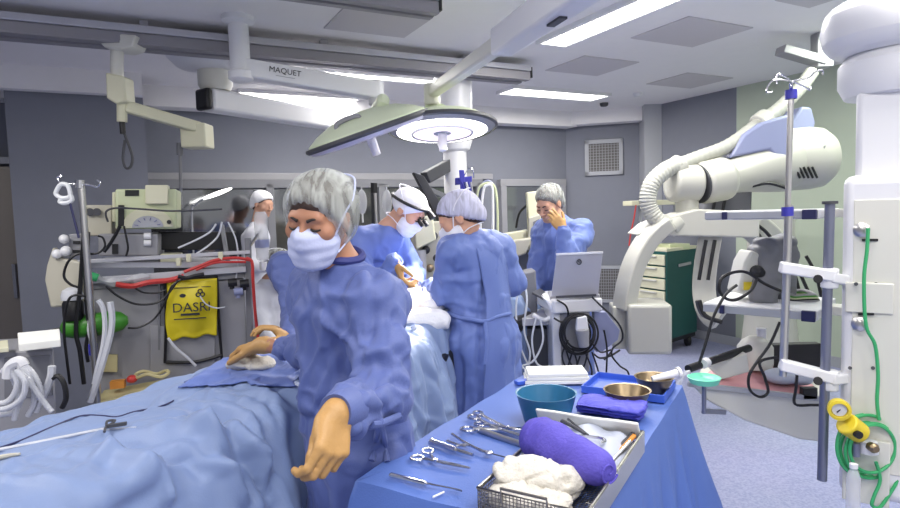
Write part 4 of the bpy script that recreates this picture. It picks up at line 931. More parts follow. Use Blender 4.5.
# grey bag, connector block, folded cables on the middle shelf
t = thing('connector_block', 'cream connector block with black plug on the middle shelf', 'block', base(P(757, 298, 2.72)))
mb = MB(); mb.pprism([(738, 293), (745, 262), (752, 250), (772, 260), (770, 300)], 2.72, .12); mb.build('body', 'offwhite', t, bevel=.012)
c = P(758, 272, 2.70); mb = MB(); mb.lathe([(.028, .03), (.03, 0), (.018, -.03), (.012, -.035)], c, (0, 1, 0)); mb.build('plug', 'black', t)
mb = MB(); mb.pbox(744, 282, 752, 290, 2.713, .004); mb.build('yellow_sticker', 'yellow_plain', t)
rq = []
for i, (x, y, rx, ry, rz) in enumerate(((772, 250, .10, .07, .035), (775, 242, .09, .06, .03), (770, 258, .085, .06, .04), (784, 255, .06, .05, .03))): rq.append(elli(P(x, y, 2.78), np.eye(3), (rx, ry, rz), .02))
rq += [cone(P(768, 262, 2.76), P(764, 296, 2.70), .07, .055, .03), cone(P(780, 262, 2.78), P(782, 300, 2.8), .06, .05, .03)]
X, F = mesh_sdf(rq, .01); X += ((1-2*np.abs(vn(X*18)))*.012)[:, None]*vnorm(X, F); tag(np_obj('cloth_bag', X, F, 'midgrey'), 'crumpled grey bag heaped on the middle shelf behind the infusion pole', 'bag')
t = thing('cable_coil', 'coil of grey and yellow-green leads on the middle shelf beside the pole', 'cable coil', base(P(800, 300, 2.72)))
for i in range(5):
    mb = MB(); c = P(799, 299-i*1.5, 2.74); mb.tube([c+V((math.cos(a)*(.075-.005*i), math.sin(a)*.09, .006*math.sin(3*a))) for a in np.linspace(0, 2*PI, 11)[:-1]], .007, 6, closed=True); mb.build('lead_loop', ['grey', 'black', 'greencream', 'green_cyl', 'grey'][i], t)
for i, pts in enumerate(([(795, 262), (803, 280), (810, 296)], [(806, 256), (816, 275), (822, 300)], [(790, 262), (795, 275), (800, 295)])): cable('black strap hanging over the end of the middle shelf, number %s from the left' % ['two', 'three', 'one'][i], pts, 2.9, .008, 'black', 'strap', 'strap')
# green gas hose and its yellow fittings
t = thing('gas_hose', 'coiled green gas hose hanging on the white service pendant', 'hose', base(P(868, 430, 1.95)))
mb = MB(); mb.tube(PL([(868, 228), (867, 250), (864, 280), (866, 325), (875, 345), (878, 375), (877, 400), (879, 420)], 1.895), .0055, 8); mb.build('straight_run', 'green_tube', t)
c0_ = P(866, 447, 1.93)
for i in range(6):
    r_ = .092+.006*((i*37) % 5-2); mb = MB(); mb.tube([c0_+V((math.cos(a)*r_*.92+.006*math.sin(i*2), .012*i-.03, math.sin(a)*r_*1.0+.006*math.cos(i*3))) for a in np.linspace(0, 2*PI, 15)[:-1]], .0055, 7, closed=True); mb.build('hose_loop', 'green_tube', t)
mb = MB(); mb.tube(PL([(876, 462), (880, 480), (874, 496), (872, 505), (880, 507), (892, 490), (899, 478)], 1.9), .0055, 7); mb.build('loose_end', 'green_tube', t)
t = thing('flow_gauge', 'yellow flow gauge and yellow coupling above the green hose', 'gauge', base(P(845, 425, 1.9)))
c = P(839, 409, 1.9); mb = MB(); mb.lathe([(.030, .02), (.034, .0), (.033, -.016), (.024, -.018), (.022, -.006), (.005, -.006)], c, (.42, .9, .05), n=28); mb.build('gauge_ring', 'yellow_plain', t)
mb = MB(); mb.lathe([(.021, -.008), (.004, -.009)], c, (.42, .9, .05)); mb.build('dial', 'tube_clear', t)
mb = MB(); mb.bar(c+V((-.012, -.008, -.008)), c+V((.01, -.008, .01)), .003, .003); mb.build('needle', 'ink', t)
c = P(852, 429, 1.89); mb = MB(); mb.cyl(c+V((-.02, 0, .02)), c+V((.035, .01, -.02)), .036, .033, n=24); mb.build('coupling', 'yellow_plain', t, bevel=.006)
mb = MB(); mb.cyl(c+V((-.006, -.03, -.004)), c+V((-.006, -.045, -.004)), .012); mb.build('coupling_knob', 'black', t)
t = thing('flow_meter', 'clear and chrome fitting inside the loops of the green hose', 'fitting', base(P(866, 455, 1.9)))
mb = MB(); mb.cyl(P(868, 441, 1.9), P(868, 452, 1.9), .026, .03); mb.build('body', 'tube_clear', t)
mb = MB(); mb.cyl(P(856, 443, 1.9), P(856, 456, 1.9), .012); mb.build('valve', 'pole_grey', t)
mb = MB(); mb.lathe([(.014, 0), (.016, -.02), (.01, -.03)], P(870, 446, 1.88), (0, 1, 0)); mb.build('valve_knob', 'brass', t)
t = thing('suction_bottle', 'pale bottle under the green hose at bottom right', 'bottle', base(P(853, 505, 1.85)))
c = P(853, 505, 1.85); mb = MB(); mb.lathe([(.018, -.1), (.02, -.08), (.02, .09), (.014, .11), (.010, .115), (.010, .125)], c); mb.build('body', 'clearbag', t)
mb = MB(); mb.lathe([(.012, .122), (.012, .135)], c); mb.build('cap', 'white', t)
# ------------------------------------------------------------------ robot X-ray arm
D = 4.3
t = thing('xray_robot', 'big white robotic X-ray arm with curved C-arm at right', 'X-ray machine', base(P(720, 330, 4.6)))
def cy(name, a, b, r, r2=None, m='robot_white', bev=.03, n=32): mb = MB(); mb.cyl(a, b, r, r2, n); return mb.build(name, m, t, bevel=bev)
mb = MB(); mb.pbox(628, 304, 672, 356, 4.0, .34, math.radians(-8)); mb.build('tube_housing', 'robot_white', t, bevel=.025)
mb = MB(); mb.pbox(613, 306, 630, 350, 4.12, .22, math.radians(-8)); mb.build('housing_side', 'robot_white', t, bevel=.015)
mb = MB(); mb.sweep(PL([(624, 310), (628, 285), (636, 260), (650, 237), (668, 222)], 4.12), .10, .15, ax=(-.35, .94, 0)); mb.build('c_arc', 'robot_white', t, bevel=.012)
mb = MB(); mb.pprism([(637, 235), (650, 224), (668, 217), (698, 209), (760, 212), (760, 238)], 4.14, .26); mb.build('arc_beam', 'robot_white', t, bevel=.012)
mb = MB(); mb.sweep(PL([(711, 232, 4.3), (706, 262, 4.3), (704, 290, 4.3), (709, 311, 4.25), (720, 320, 4.2)], 4.3), .155, .15, ax=(.4, .92, 0)); mb.build('detector_arm', 'robot_white', t, bevel=.02)
mb = MB()
for x in (704, 713): mb.tube(PL([(x+2, 240), (x-2, 262), (x-5, 280)], 4.17), .012, 6)
mb.build('slot', 'black', t)
mb = MB(); mb.sweep(PL([(698, 300, 4.16), (704, 315, 4.14), (722, 322, 4.1)], 4.2), .03, .06); mb.build('black_bumper', 'black', t, bevel=.008)
mb = MB(); mb.sweep(PL([(745, 222, 4.3), (760, 232, 4.4), (772, 246, 4.5)], 4.3), .17, .2); mb.build('lower_link', 'robot_white', t, bevel=.02)
mb = MB()
for k in (-5, 5): mb.tube(PL([(748+k, 222), (760+k, 231), (770+k, 243)], 4.2), .012, 6)
mb.build('slot', 'black', t)
mb = MB(); mb.pprism([(706, 196), (753, 190), (752, 214), (704, 214)], 4.7, .3); mb.build('rear_column', 'midgrey', t, bevel=.02)
mb = MB()
for x in (712, 722): mb.tube(PL([(x+4, 194), (x, 214)], 4.68), .012, 6)
mb.build('slot', 'black', t)
# the robot's own trunk down to the floor
mb = MB(); mb.lathe([(.34, 0), (.34, .05), (.26, .10), (.22, .5), (.2, .95), (.2, 1.45), (.17, 1.5)], (P(770, 300, 5.6).x, 5.6, 0), n=36); mb.build('pedestal', 'robot_white', t)
mb = MB(); mb.ell(P(684, 224, D), (.10, .10, .085)); mb.build('ball_joint', 'robot_white', t)
mb = MB(); mb.loft([mb.ring(P(687, 228, D), V((1,0,0)), V((0,1,0)), .085, 24), mb.ring(P(687, 207, D), V((1,0,0)), V((0,1,0)), .078, 24), mb.ring(P(686, 190, D), V((1,0,0)), V((0,1,0)), .085, 24)]); mb.build('neck', 'robot_white', t)
cy('wrist_drum', P(670, 183, D-.02), P(698, 184, D), .132, .138)
cy('wrist_drum', P(698, 184, D), P(727, 178, D+.06), .15, .158, bev=.045)
mb = MB(); mb.lathe([(.139, .0), (.139, .012)], P(697.5, 184, D), P(727, 178, D+.06)-P(698, 184, D), n=32); mb.build('seam_ring', 'darkgrey', t)
a, b = P(722, 179, D+.06), P(786, 160, D+.3); ax = (b-a).normalized(); L = (b-a).length
mb = MB(); mb.lathe([(.12, 0), (.125, L*.15), (.15, L*.35), (.19, L*.6), (.225, L*.85), (.225, L)], a, ax, n=36); mb.build('forearm', 'robot_white', t)
L2 = (P(829, 155, D+.3)-b).length; ax2 = (P(838, 156, D+.3)-b).normalized()
mb = MB(); mb.lathe([(.2, -.10), (.232, -.06), (.236, L2*.5), (.225, L2*.75), (.18, L2*.94), (.12, L2)], b, ax2, n=40); mb.build('motor_housing', 'robot_white', t)
mb = MB(); mb.pprism([(730, 158), (744, 134), (762, 122), (796, 112), (790, 150), (786, 170), (770, 150)], D+.04, .10); mb.build('side_cover', 'robot_blue', t, bevel=.02)
mb = MB(); mb.pprism([(785, 132), (802, 106), (812, 107), (816, 122), (814, 134)], D+.28, .22); mb.build('top_cover', 'robot_blue', t, bevel=.02)
mb = MB()
for i in range(5): mb.bar(P(795+i*4.3, 167, D+.062), P(800+i*4.3, 178, D+.08), .010, .012)
mb.build('vent_slot', 'black', t)
mb = MB(); mb.bar(P(824, 147, D+.07), P(832, 146, D+.10), .004, .02); mb.build('nameplate', 'grey', t)
mb = MB(); mb.tube(PL([(752, 186), (768, 183), (784, 187), (790, 190)], D+.05), .014, 6); mb.build('under_seam', 'black', t)
def hose(pts, r, name):
    p = catmull(PL(pts, D), 14); n = len(p); mb = MB(); mb.tube(p, lambda s: r+.0025*math.sin(s*n*2.2), 14, smooth=False); return mb.build(name, 'hose_grey', t)
hose([(672, 224, 4.2), (660, 222, 4.15), (650, 210, 4.15), (648, 196, 4.15), (653, 182, 4.16), (666, 170, 4.2), (680, 164, 4.25)], .058, 'cable_hose')
hose([(676, 166, 4.25), (700, 157, 4.35), (728, 146, 4.4), (756, 126, 4.45), (780, 108, 4.5), (800, 88, 4.55), (812, 72, 4.6)], .05, 'cable_hose')
for x, y, dd in ((762, 121, 4.45), (676, 167, 4.25), (672, 224, 4.19)):
    a = P(x-4, y+4, dd); b = P(x+5, y-3, dd+.02); mb = MB(); mb.cyl(a, b, .078, n=24); mb.build('hose_clamp', 'robot_white', t, bevel=.01)
tp = P(815, 62, 4.62); mb = MB(); mb.bar(P(780, 50, 4.6), P(822, 62, 4.62), .12, .06); mb.bar(P(822, 68, 4.62), (tp.x+.05, 4.62, CZ), .12, .1, up=(0,1,0)); mb.build('hose_bracket', 'grey', t, bevel=.006)
# cabinet with cream drawers
d = 5.2; a = P(640, 320, d); cx = P(664, 320, d)
cx = P(665, 320, 6.7); t = thing('drawer_cabinet', 'dark green cabinet with cream drawers under the X-ray arc', 'cabinet', (cx.x, cx.y, 0))
zt_ = P(667, 252, 6.3).z; zb = .16
A_ = P(634, 300, 6.75); B_c = P(667, 300, 6.3); D_c = P(697, 300, 6.7)
A_.z = B_c.z = D_c.z = 0; u = D_c-B_c; wv_ = A_-B_c
mb = MB(); mb.prism([B_c+V((0,0,zb)), D_c+V((0,0,zb)), D_c+wv_+V((0,0,zb)), A_+V((0,0,zb))], (0, 0, zt_-zb)); mb.build('body', 'green_dark', t, bevel=.008)
mb = MB(); mb.prism([B_c+V((0,0,zt_)), D_c+V((0,0,zt_)), D_c+wv_+V((0,0,zt_)), A_+V((0,0,zt_))], (0, 0, .035)); mb.build('worktop', 'cream', t, bevel=.006)
nn = V((wv_.y, -wv_.x, 0)).normalized(); nn = nn if nn.y < 0 else -nn
n = 7; hz = (zt_-zb-.03)/n
for i in range(n):
    z0 = zb+.015+i*hz; mb = MB(); mb.prism([B_c+wv_*.04+V((0,0,z0)), B_c+wv_*.96+V((0,0,z0)), B_c+wv_*.96+V((0,0,z0+hz*.86)), B_c+wv_*.04+V((0,0,z0+hz*.86))], nn*.02); dr_ = mb.build('drawer', 'cream', t, bevel=.005)
    mb = MB(); mb.bar(B_c+wv_*.25+nn*.03+V((0,0,z0+hz*.72)), B_c+wv_*.75+nn*.03+V((0,0,z0+hz*.72)), .015, .014); mb.build('drawer_pull', 'offwhite', dr_)
mb = MB(); nu_ = V((u.y, -u.x, 0)).normalized(); nu_ = nu_ if nu_.y < 0 else -nu_; mb.bar(B_c+u*.35+nu_*.012+V((0,0,zt_-.16)), B_c+u*.75+nu_*.012+V((0,0,zt_-.15)), .01, .03); mb.build('side_handle', 'grey', t)
mb = MB(); mb.prism([B_c+wv_*.05+V((0,0,zb-.05)), D_c+wv_*.05+V((0,0,zb-.05)), D_c+wv_*.95+V((0,0,zb-.05)), B_c+wv_*.95+V((0,0,zb-.05))], (0, 0, .06)); mb.build('plinth', 'black', t)
for s, r in ((.15, .15), (.85, .15), (.15, .85), (.85, .85)):
    c = B_c+u*s+wv_*r; mb = MB(); mb.cyl(c+V((-.02, 0, .065)), c+V((.02, 0, .065)), .065, n=20); mb.cyl(c+V((0,0,.065)), c+V((0,0,.2)), .02); mb.build('caster', 'black', t)
mb = MB(); mb.pbox(668, 244, 692, 250, 6.5, .25, .3); tag(mb.build('paper_stack', 'greencream', bevel=.004), 'stack of pale packs on the green cabinet top', 'pack')
# wall counter glimpsed left of the hose
t = thing('wall_shelf', 'pale shelf with hanging lead behind the robot hose', 'shelf', base(P(650, 205, 6.6)))
mb = MB(); mb.pbox(632, 200, 682, 205, 6.6, .35); mb.build('board', 'cream', t, bevel=.005)
mb = MB(); mb.tube(PL([(636, 205), (634, 218), (631, 232), (629, 246)], 6.6), .008, 6); mb.build('hanging_lead', 'red', t)
for x in (640, 675): mb = MB(); mb.bar(P(x, 204, 6.9), P(x, 204, 6.9)+V((0,0,-.2)), .03, .03, up=(0,1,0)); mb.build('bracket', 'trim_grey', t)
# ------------------------------------------------------------------ laptop trolley in the middle
d = 3.55
tx = P(575, 300, d); t = thing('equipment_trolley', 'white trolley under the laptop with black cables wound on its front', 'trolley', (tx.x, tx.y+.2, 0))
zt_ = P(575, 300, d).z
mb = MB(); mb.pbox(553, 299, 604, 313, d, .42, .12); mb.build('top_shelf', 'white', t, bevel=.012)
mb = MB(); mb.pprism([(545, 299), (560, 308), (563, 400), (554, 400), (552, 312)], d+.02, .3); mb.build('side_frame', 'white', t, bevel=.01)
mb = MB(); mb.pprism([(556, 312), (590, 312), (590, 372), (556, 372)], d+.03, .3); mb.build('cabinet_body', 'grey', t, bevel=.01)
mb = MB(); mb.pprism([(594, 312), (606, 312), (620, 330), (618, 340), (602, 352), (596, 352)], d+.06, .06); mb.build('document_pocket', 'robot_blue', t, bevel=.004)
mb = MB(); mb.box((tx.x, tx.y+.24, .12), (.42, .46, .06)); mb.build('base', 'midgrey', t, bevel=.01)
mb = MB(); mb.box((tx.x-.02, tx.y+.24, .4), (.16, .2, .56)); mb.build('column', 'grey', t)
for sx in (-1, 1):
    for sy in (-1, 1): mb = MB(); mb.cyl((tx.x+sx*.18-.015, tx.y+.24+sy*.2, .05), (tx.x+sx*.18+.015, tx.y+.24+sy*.2, .05), .05, n=18); mb.cyl((tx.x+sx*.18, tx.y+.24+sy*.2, .05), (tx.x+sx*.18, tx.y+.24+sy*.2, .12), .012); mb.build('caster', 'darkgrey', t)
c = P(578, 333, d-.04)
ck = thing('cable_bundle', 'black cables coiled on the front of the laptop trolley', 'cable coil', base(P(578, 372, d-.04)))
for i in range(7):
    r_ = .095+.005*((i*29) % 5-2); mb = MB(); mb.tube([c+V((math.cos(a)*r_+.01*math.sin(i*2.1), .008*i-.03, math.sin(a)*r_*1.15+.01*math.cos(i*1.7))) for a in np.linspace(0, 2*PI, 13)[:-1]], .006, 6, closed=True); mb.build('cable_loop', 'black', ck)
for i, pts in enumerate(([(566, 350), (570, 362), (576, 372), (584, 390)], [(572, 352), (568, 366), (562, 376)], [(588, 350), (584, 366), (574, 378)], [(604, 330), (607, 350), (606, 378)], [(592, 352), (598, 370), (600, 382)], [(580, 356), (577, 372), (590, 384)], [(590, 340), (600, 352), (612, 350), (604, 360)], [(572, 348), (577, 364), (570, 380)], [(586, 354), (592, 372), (586, 384)], [(568, 340), (562, 356), (568, 372)])):
    mb = MB(); mb.tube(PL(pts, d-.05), .0055, 6); mb.build('cable_tail', 'black', ck)
pr_ = thing('ultrasound_probe', 'white probe head hanging in the coiled black cables', 'probe', base(P(581, 345, d-.08)))
mb = MB(); mb.pprism([(577, 318), (587, 316), (589, 330), (576, 331)], d-.09, .04); mb.build('head', 'white', pr_, bevel=.008)
mb = MB(); mb.cyl(P(582, 329, d-.07), P(584, 347, d-.07), .042, .03); mb.build('grip', 'grey', pr_, bevel=.008)
for i, (lab, pts) in enumerate((('black lead draping from the laptop down the right of its trolley', [(592, 297), (600, 305), (612, 316), (621, 328), (622, 340), (613, 348), (612, 356), (620, 366), (628, 372), (629, 384)]), ('thin black lead hooked under the laptop at left', [(557, 300), (566, 306), (568, 316), (562, 322), (554, 318)]), ('short black lead beside the document pocket', [(620, 350), (610, 356), (600, 358), (594, 354)]))):
    cable(lab, pts, d-.03, .006, 'black')
# laptop
t = thing('laptop', 'open silver laptop on the white trolley, lid back to the camera', 'laptop', base(P(575, 298, d+.1)))
mb = MB(); mb.prism([P(551, 299, d+.06), P(598, 297, d+.04), P(603, 252, d-.02), P(557, 254, d)], (0, .014, 0)); mb.build('lid', 'rail_light', t, bevel=.004)
mb = MB(); mb.prism([P(556.5, 255.5, d-.004), P(603, 253.5, d-.024), P(603.2, 251.6, d-.024), P(556.5, 253.5, d-.004)], (0, .016, 0)); mb.build('lid_edge', 'white', t)
cc = P(579, 262, d-.002); mb = MB(); mb.tube([cc+V((math.cos(a)*.013, -.004, math.sin(a)*.014)) for a in np.linspace(0, 2*PI, 11)[:-1]], .003, 5, closed=True); mb.bar(cc+V((-.006, -.004, .004)), cc+V((.008, -.004, -.004)), .003, .004); mb.build('emblem', 'ink', t)
mb = MB(); mb.prism([P(550, 300, d+.05), P(600, 298, d+.03), P(600, 298, d+.03)+V((.03, .26, 0)), P(550, 300, d+.05)+V((.03, .26, 0))], (0, 0, .02)); mb.build('keyboard_base', 'grey', t, bevel=.003)
mb = MB(); mb.bar(P(556, 297, d), P(596, 295, d), .02, .012); mb.build('hinge', 'darkgrey', t)
# cluttered cart left of the laptop
d = 3.7; tx = P(530, 320, d)
t = thing('instrument_cart', 'dark cart with hanging white tubes between the surgeon and laptop trolley', 'cart', (tx.x, tx.y+.2, 0))
mb = MB(); mb.pbox(506, 318, 556, 326, d, .4); mb.build('shelf', 'rail_light', t, bevel=.006)
mb = MB(); mb.pbox(508, 328, 552, 372, d+.06, .3); mb.build('body', 'darkgrey', t, bevel=.01)
mb = MB(); mb.pprism([(514, 275), (536, 270), (538, 316), (514, 318)], d+.2, .18); mb.build('monitor', 'midgrey', t, bevel=.012)
mb = MB(); mb.box((tx.x, tx.y+.22, .35), (.26, .3, .6)); mb.build('pedestal', 'midgrey', t)
for sx in (-1, 1):
    for sy in (-1, 1): mb = MB(); mb.cyl((tx.x+sx*.12-.015, tx.y+.22+sy*.13, .05), (tx.x+sx*.12+.015, tx.y+.22+sy*.13, .05), .05, n=16); mb.build('caster', 'black', t)
mb = MB(); mb.tube(PL([(533, 315), (545, 320), (556, 313)], d-.03), .014, 8); mb.build('push_handle', 'white', t)
k = 0
for pts in ([(516, 282), (510, 300), (514, 330), (512, 352), (519, 368)], [(520, 280), (516, 310), (520, 345), (531, 370)], [(524, 282), (527, 300), (524, 330), (530, 352), (527, 372)], [(536, 318), (532, 340), (536, 362), (545, 368)], [(540, 318), (543, 340), (534, 360), (522, 366)], [(512, 318), (508, 340), (512, 366)], [(508, 362), (520, 366), (532, 374)]):
    k += 1; cable('loose white tube hanging on the cluttered cart', pts, d-.05-.01*k, .0065, 'tube_plastic_white', 'tube', 'tube')['group'] = 'white tubes hanging from the cart'
cable('white tube looped in a bow at the top of the cluttered cart', [(518, 292), (512, 284), (517, 279), (523, 286), (521, 292), (526, 280), (524, 278)], d-.12, .007, 'tube_plastic_white', 'tube', 'tube')
mb = MB(); mb.prism([P(532, 292, d+.02), P(552, 302, d+.0), P(556, 299, d+.2), P(540, 288, d+.2)], (0, 0, -.015)); tag(mb.build('flat_tray', 'darkgrey', bevel=.003), 'dark flat tray jutting out left of the laptop', 'tray')
# microscope / monitor unit behind
d = 4.75; t = thing('monitor_stand', 'pale upright monitor unit in front of the dark window', 'medical monitor', base(P(532, 262, d)))
mb = MB(); mb.pprism([(527, 192), (538, 191), (541, 262), (531, 266)], d, .10); mb.build('post', 'cream', t, bevel=.01)
mb = MB(); mb.pprism([(529, 218), (541, 214), (543, 250), (534, 258), (528, 244)], d-.06, .06); mb.build('screen_case', 'beige', t, bevel=.008)
mb = MB(); mb.pprism([(533, 222), (539, 219), (541, 242), (536, 248)], d-.066, .008); mb.build('screen', 'midgrey', t)
mb = MB(); mb.pprism([(505, 234), (530, 230), (532, 242), (508, 246)], d, .2); mb.build('tray_table', 'cream', t, bevel=.006)
bb = P(536, 264, d); mb = MB(); mb.cyl((bb.x, bb.y+.05, .1), (bb.x, bb.y+.05, 1.35), .04); mb.box((bb.x, bb.y+.05, .06), (.4, .4, .08)); mb.build('stand_base', 'midgrey', t)
mb = MB(); mb.pbox(508, 250, 534, 280, d+.05, .2); tag(mb.build('equipment_case', 'midgrey', bevel=.01), 'grey equipment case under the pale monitor unit', 'case')
mb = MB(); mb.pprism([(504, 248), (516, 240), (532, 238), (526, 254), (508, 260)], d-.15, .10); tag(mb.build('padded_rest', 'beige', bevel=.012), 'beige padded rest beside the pale monitor unit', 'rest')
cable('black lead arching in front of the dark window', [(516, 228), (519, 214), (526, 206), (530, 204)], d+.1, .010, 'black')
# hanging hoses and gas outlets by the white column
d = 4.9; t = thing('hose_bundle', 'bundle of hanging breathing hoses arched beside the white column', 'hoses', base(P(488, 240, d)))
for i, (m, k) in enumerate((('robot_blue', 0), ('pole_grey', 4), ('greencream', -3), ('white', 6))):
    mb = MB(); mb.tube(PL([(477+k*.5, 238), (478+k*.5, 212), (480+k*.6, 190), (487, 181+abs(k)*.7), (494-k*.3, 188), (496-k*.5, 212), (496-k*.5, 242)], d-.03*i), .011, 8); mb.build('hose', m, t)
t = thing('gas_outlet_rack', 'purple outlet rack with leads hanging beside the white column', 'outlet rack', base(P(462, 205, d)))
mb = MB(); mb.pprism([(455, 178), (472, 176), (472, 183), (455, 185)], d-.15, .08); mb.build('bracket', 'blue_plastic', t, bevel=.006)
mb = MB(); mb.pprism([(459, 170), (464, 170), (468, 210), (462, 210)], d-.18, .06); mb.build('rail', 'blue_plastic', t, bevel=.004)
for i in range(5): mb = MB(); mb.tube(PL([(462+i*2.2, 182), (465+i*2, 195), (463+i*3, 216)], d-.2-.02*i), .008, 6); mb.build('lead', ['blue_plastic', 'gown_navy', 'white', 'blue_plastic', 'grey'][i], t)
mb = MB(); mb.tube(PL([(464, 176), (469, 168), (473, 170), (474, 178)], d-.1), .005, 6); mb.build('hook', 'chrome', t)
# machine behind the table, head end
d = 4.25; t = thing('anaesthesia_machine', 'cream anaesthesia machine between the two surgeons', 'anaesthesia machine', (P(425, 300, d).x, d+.25, 0))
mb = MB(); mb.pbox(412, 222, 452, 300, d+.1, .4); mb.build('cabinet', 'beige', t, bevel=.012)
mb = MB(); mb.pprism([(414, 220), (432, 214), (436, 240), (416, 250)], d-.05, .14); mb.build('monitor', 'cream', t, bevel=.01)
mb = MB(); mb.cyl(P(419, 250, d), P(420, 280, d), .05); mb.build('absorber', 'grey', t)
for i, (x, y) in enumerate(((426, 250), (434, 236), (437, 258), (430, 268))): mb = MB(); mb.lathe([(.03, 0), (.028, -.03), (.015, -.035)], P(x, y, d+.06), (0, 1, 0)); mb.build('knob', ['black', 'darkgrey', 'black', 'brass'][i], t)
mb = MB(); mb.box((P(425, 300, d).x+.05, d+.3, .45), (.5, .45, .9)); mb.build('lower_body', 'midgrey', t, bevel=.01)
# fluid bags hanging behind
d = 5.3; t = thing('infusion_stand', 'infusion stand with two clear bags behind the headlamp surgeon', 'infusion stand', (P(375, 200, d).x, d, 0))
tp = P(375, 186, d); mb = MB(); mb.cyl((tp.x, d, .06), (tp.x, d, tp.z), .013); mb.build('pole', 'steel', t)
mb = MB(); mb.bar(P(361, 187, d), P(389, 186, d), .012, .012); mb.build('crossbar', 'steel', t)
mb = MB(); mb.cyl(P(374, 183, d), P(374, 193, d), .03); mb.build('pole_head', 'black', t)
for i in range(5): a = 2*PI*i/5; mb = MB(); mb.bar((tp.x, d, .08), (tp.x+.28*math.cos(a), d+.28*math.sin(a), .03), .03, .03); mb.build('leg', 'steel', t)
for x, lab in ((362, 'clear fluid bag at the left end of the infusion stand'), (387, 'clear fluid bag at the right end of the infusion stand')):
    c = P(x, 202, d); mb = MB(); mb.ell(c, (.045, .025, .11)); b_ = thing('fluid_bag', lab, 'fluid bag', base(c), 0, None); mb.build('bag', 'clearbag', b_)
    mb = MB(); mb.cyl(c-V((0,0,.10)), c-V((0,0,.18)), .008); mb.build('port', 'white', b_); mb = MB(); mb.cyl(c+V((0,0,.10)), c+V((0,0,.135)), .006); mb.build('hanging_loop', 'white', b_)
# ------------------------------------------------------------------ left: machine rack with monitors, cables and the yellow bag
def Q(px, py, k=0): return P(px, py, 3.3+(px-80)/170*.3-k)          # a point on the slanting front of the rack, k metres proud of it
def QL(l, k=0): return [Q(a[0], a[1], k+(a[2] if len(a) > 2 else 0)) for a in l]
rd = (Q(250, 260)-Q(80, 260)); rd.z = 0; rd.normalize(); rn = V((-rd.y, rd.x, 0))        # along the rack, and back into it
def qbox(mb, x0, y0, x1, y1, k, dep):
    a, b = Q(x0, y1, k), Q(x1, y1, k); c = Q(x1, y0, k); e = Q(x0, y0, k); mb.prism([a, b, c, e], rn*dep); return mb
b0 = Q(165, 300)
t = thing('machine_rack', 'grey machine rack with two steel rails, behind the draped bed at left', 'machine rack', (b0.x, b0.y+.2, 0))
g0, g1 = Q(86, 300), Q(245, 300); zt_ = Q(165, 284).z
mb = MB(); mb.prism([V((g0.x, g0.y, .08)), V((g1.x, g1.y, .08)), V((g1.x, g1.y, zt_)), V((g0.x, g0.y, zt_))], rn*.36); mb.build('cabinet', 'grey', t, bevel=.01)
mb = MB()
for z_ in (258, 279): pass
mb.bar(Q(78, 262, .03), Q(250, 252, .03), .022, .022); mb.bar(Q(88, 281, .03), Q(246, 269, .03), .035, .035); mb.build('rail', 'rail_light', t, bevel=.003)
mb = MB(); qbox(mb, 90, 262, 246, 268, .0, .45); mb.build('shelf', 'rail_light', t, bevel=.004)
mb = MB(); mb.prism([Q(86, 284, .01), Q(246, 272, .01), Q(246, 278, .01), Q(86, 290, .01)], rn*.46); mb.build('lower_shelf', 'grey', t, bevel=.004)
mb = MB(); mb.bar(Q(248, 238, .02), Q(250, 340, .02), .03, .03, up=(0,1,0)); mb.bar(V((Q(248, 238).x, Q(248, 238).y, .05)), Q(250, 340, .02), .03, .03, up=(0,1,0)); mb.bar(Q(222, 225, -.1), Q(228, 262, .0), .02, .02, up=(0,1,0)); mb.build('post', 'midgrey', t)
mb = MB(); mb.bar(Q(86, 232, .02), Q(84, 300, .02), .03, .03, up=(0,1,0)); mb.build('post', 'darkgrey', t)
for b in ((186, 254, 190, 262, 3.42, .02), (218, 252, 222, 260, 3.46, .02), (176, 258, 180, 266, 3.4, .02)): mb = MB(); mb.pbox(*b); mb.build('rail_clamp', 'cream', t, bevel=.003)
mb = MB(); qbox(mb, 158, 282, 160, 350, .03, .03); mb.build('panel_edge', 'midgrey', t)
mb = MB(); qbox(mb, 150, 326, 215, 395, .025, .02); mb.build('door', 'grey', t, bevel=.003)
# cream monitor on a grey box
t = thing('anaesthesia_monitor', 'greenish cream monitor with small black display on top of the machine rack', 'medical monitor', base(Q(142, 232)))
mb = MB(); qbox(mb, 115, 189, 177, 229, 0, .30); mb.build('case', 'greencream', t, bevel=.012)
mb = MB(); qbox(mb, 145, 185, 168, 204, .03, .10); mb.build('printer_hood', 'cream', t, bevel=.006)
mb = MB(); qbox(mb, 125, 190, 139, 196, .004, .01); mb.build('display', 'screen_dark', t)
mb = MB(); qbox(mb, 118, 205, 124, 226, .012, .02); mb.build('cable_socket', 'black', t, bevel=.003)
c = Q(148, 222, .0); mb = MB(); mb.prism([c+rd*(math.cos(a)*.13)+V((0, 0, math.sin(a)*.11-.03))-rn*.012 for a in np.linspace(0, PI, 15)], rn*.015); mb.build('dial_plate', 'cream', t)
mb = MB(); mb.prism([c+rd*(math.cos(a)*.08)+V((0, 0, math.sin(a)*.065-.03))-rn*.018 for a in np.linspace(0, PI, 13)], rn*.01); mb.build('dial_scale', 'trim_grey', t)
for a in np.linspace(.3, PI-.3, 6): 
    mb = MB(); mb.bar(c+rd*(math.cos(a)*.05)+V((0,0,math.sin(a)*.04-.03))-rn*.02, c+rd*(math.cos(a)*.07)+V((0,0,math.sin(a)*.055-.03))-rn*.02, .004, .003); mb.build('scale_mark', 'ink_purple', t)
mb = MB(); mb.cyl(Q(169, 222, .0), Q(169, 222, .03), .012); mb.build('knob', 'black', t)
mb = MB(); qbox(mb, 112, 192, 116, 222, -.05, .2); mb.build('side_handle', 'cream', t, bevel=.006)
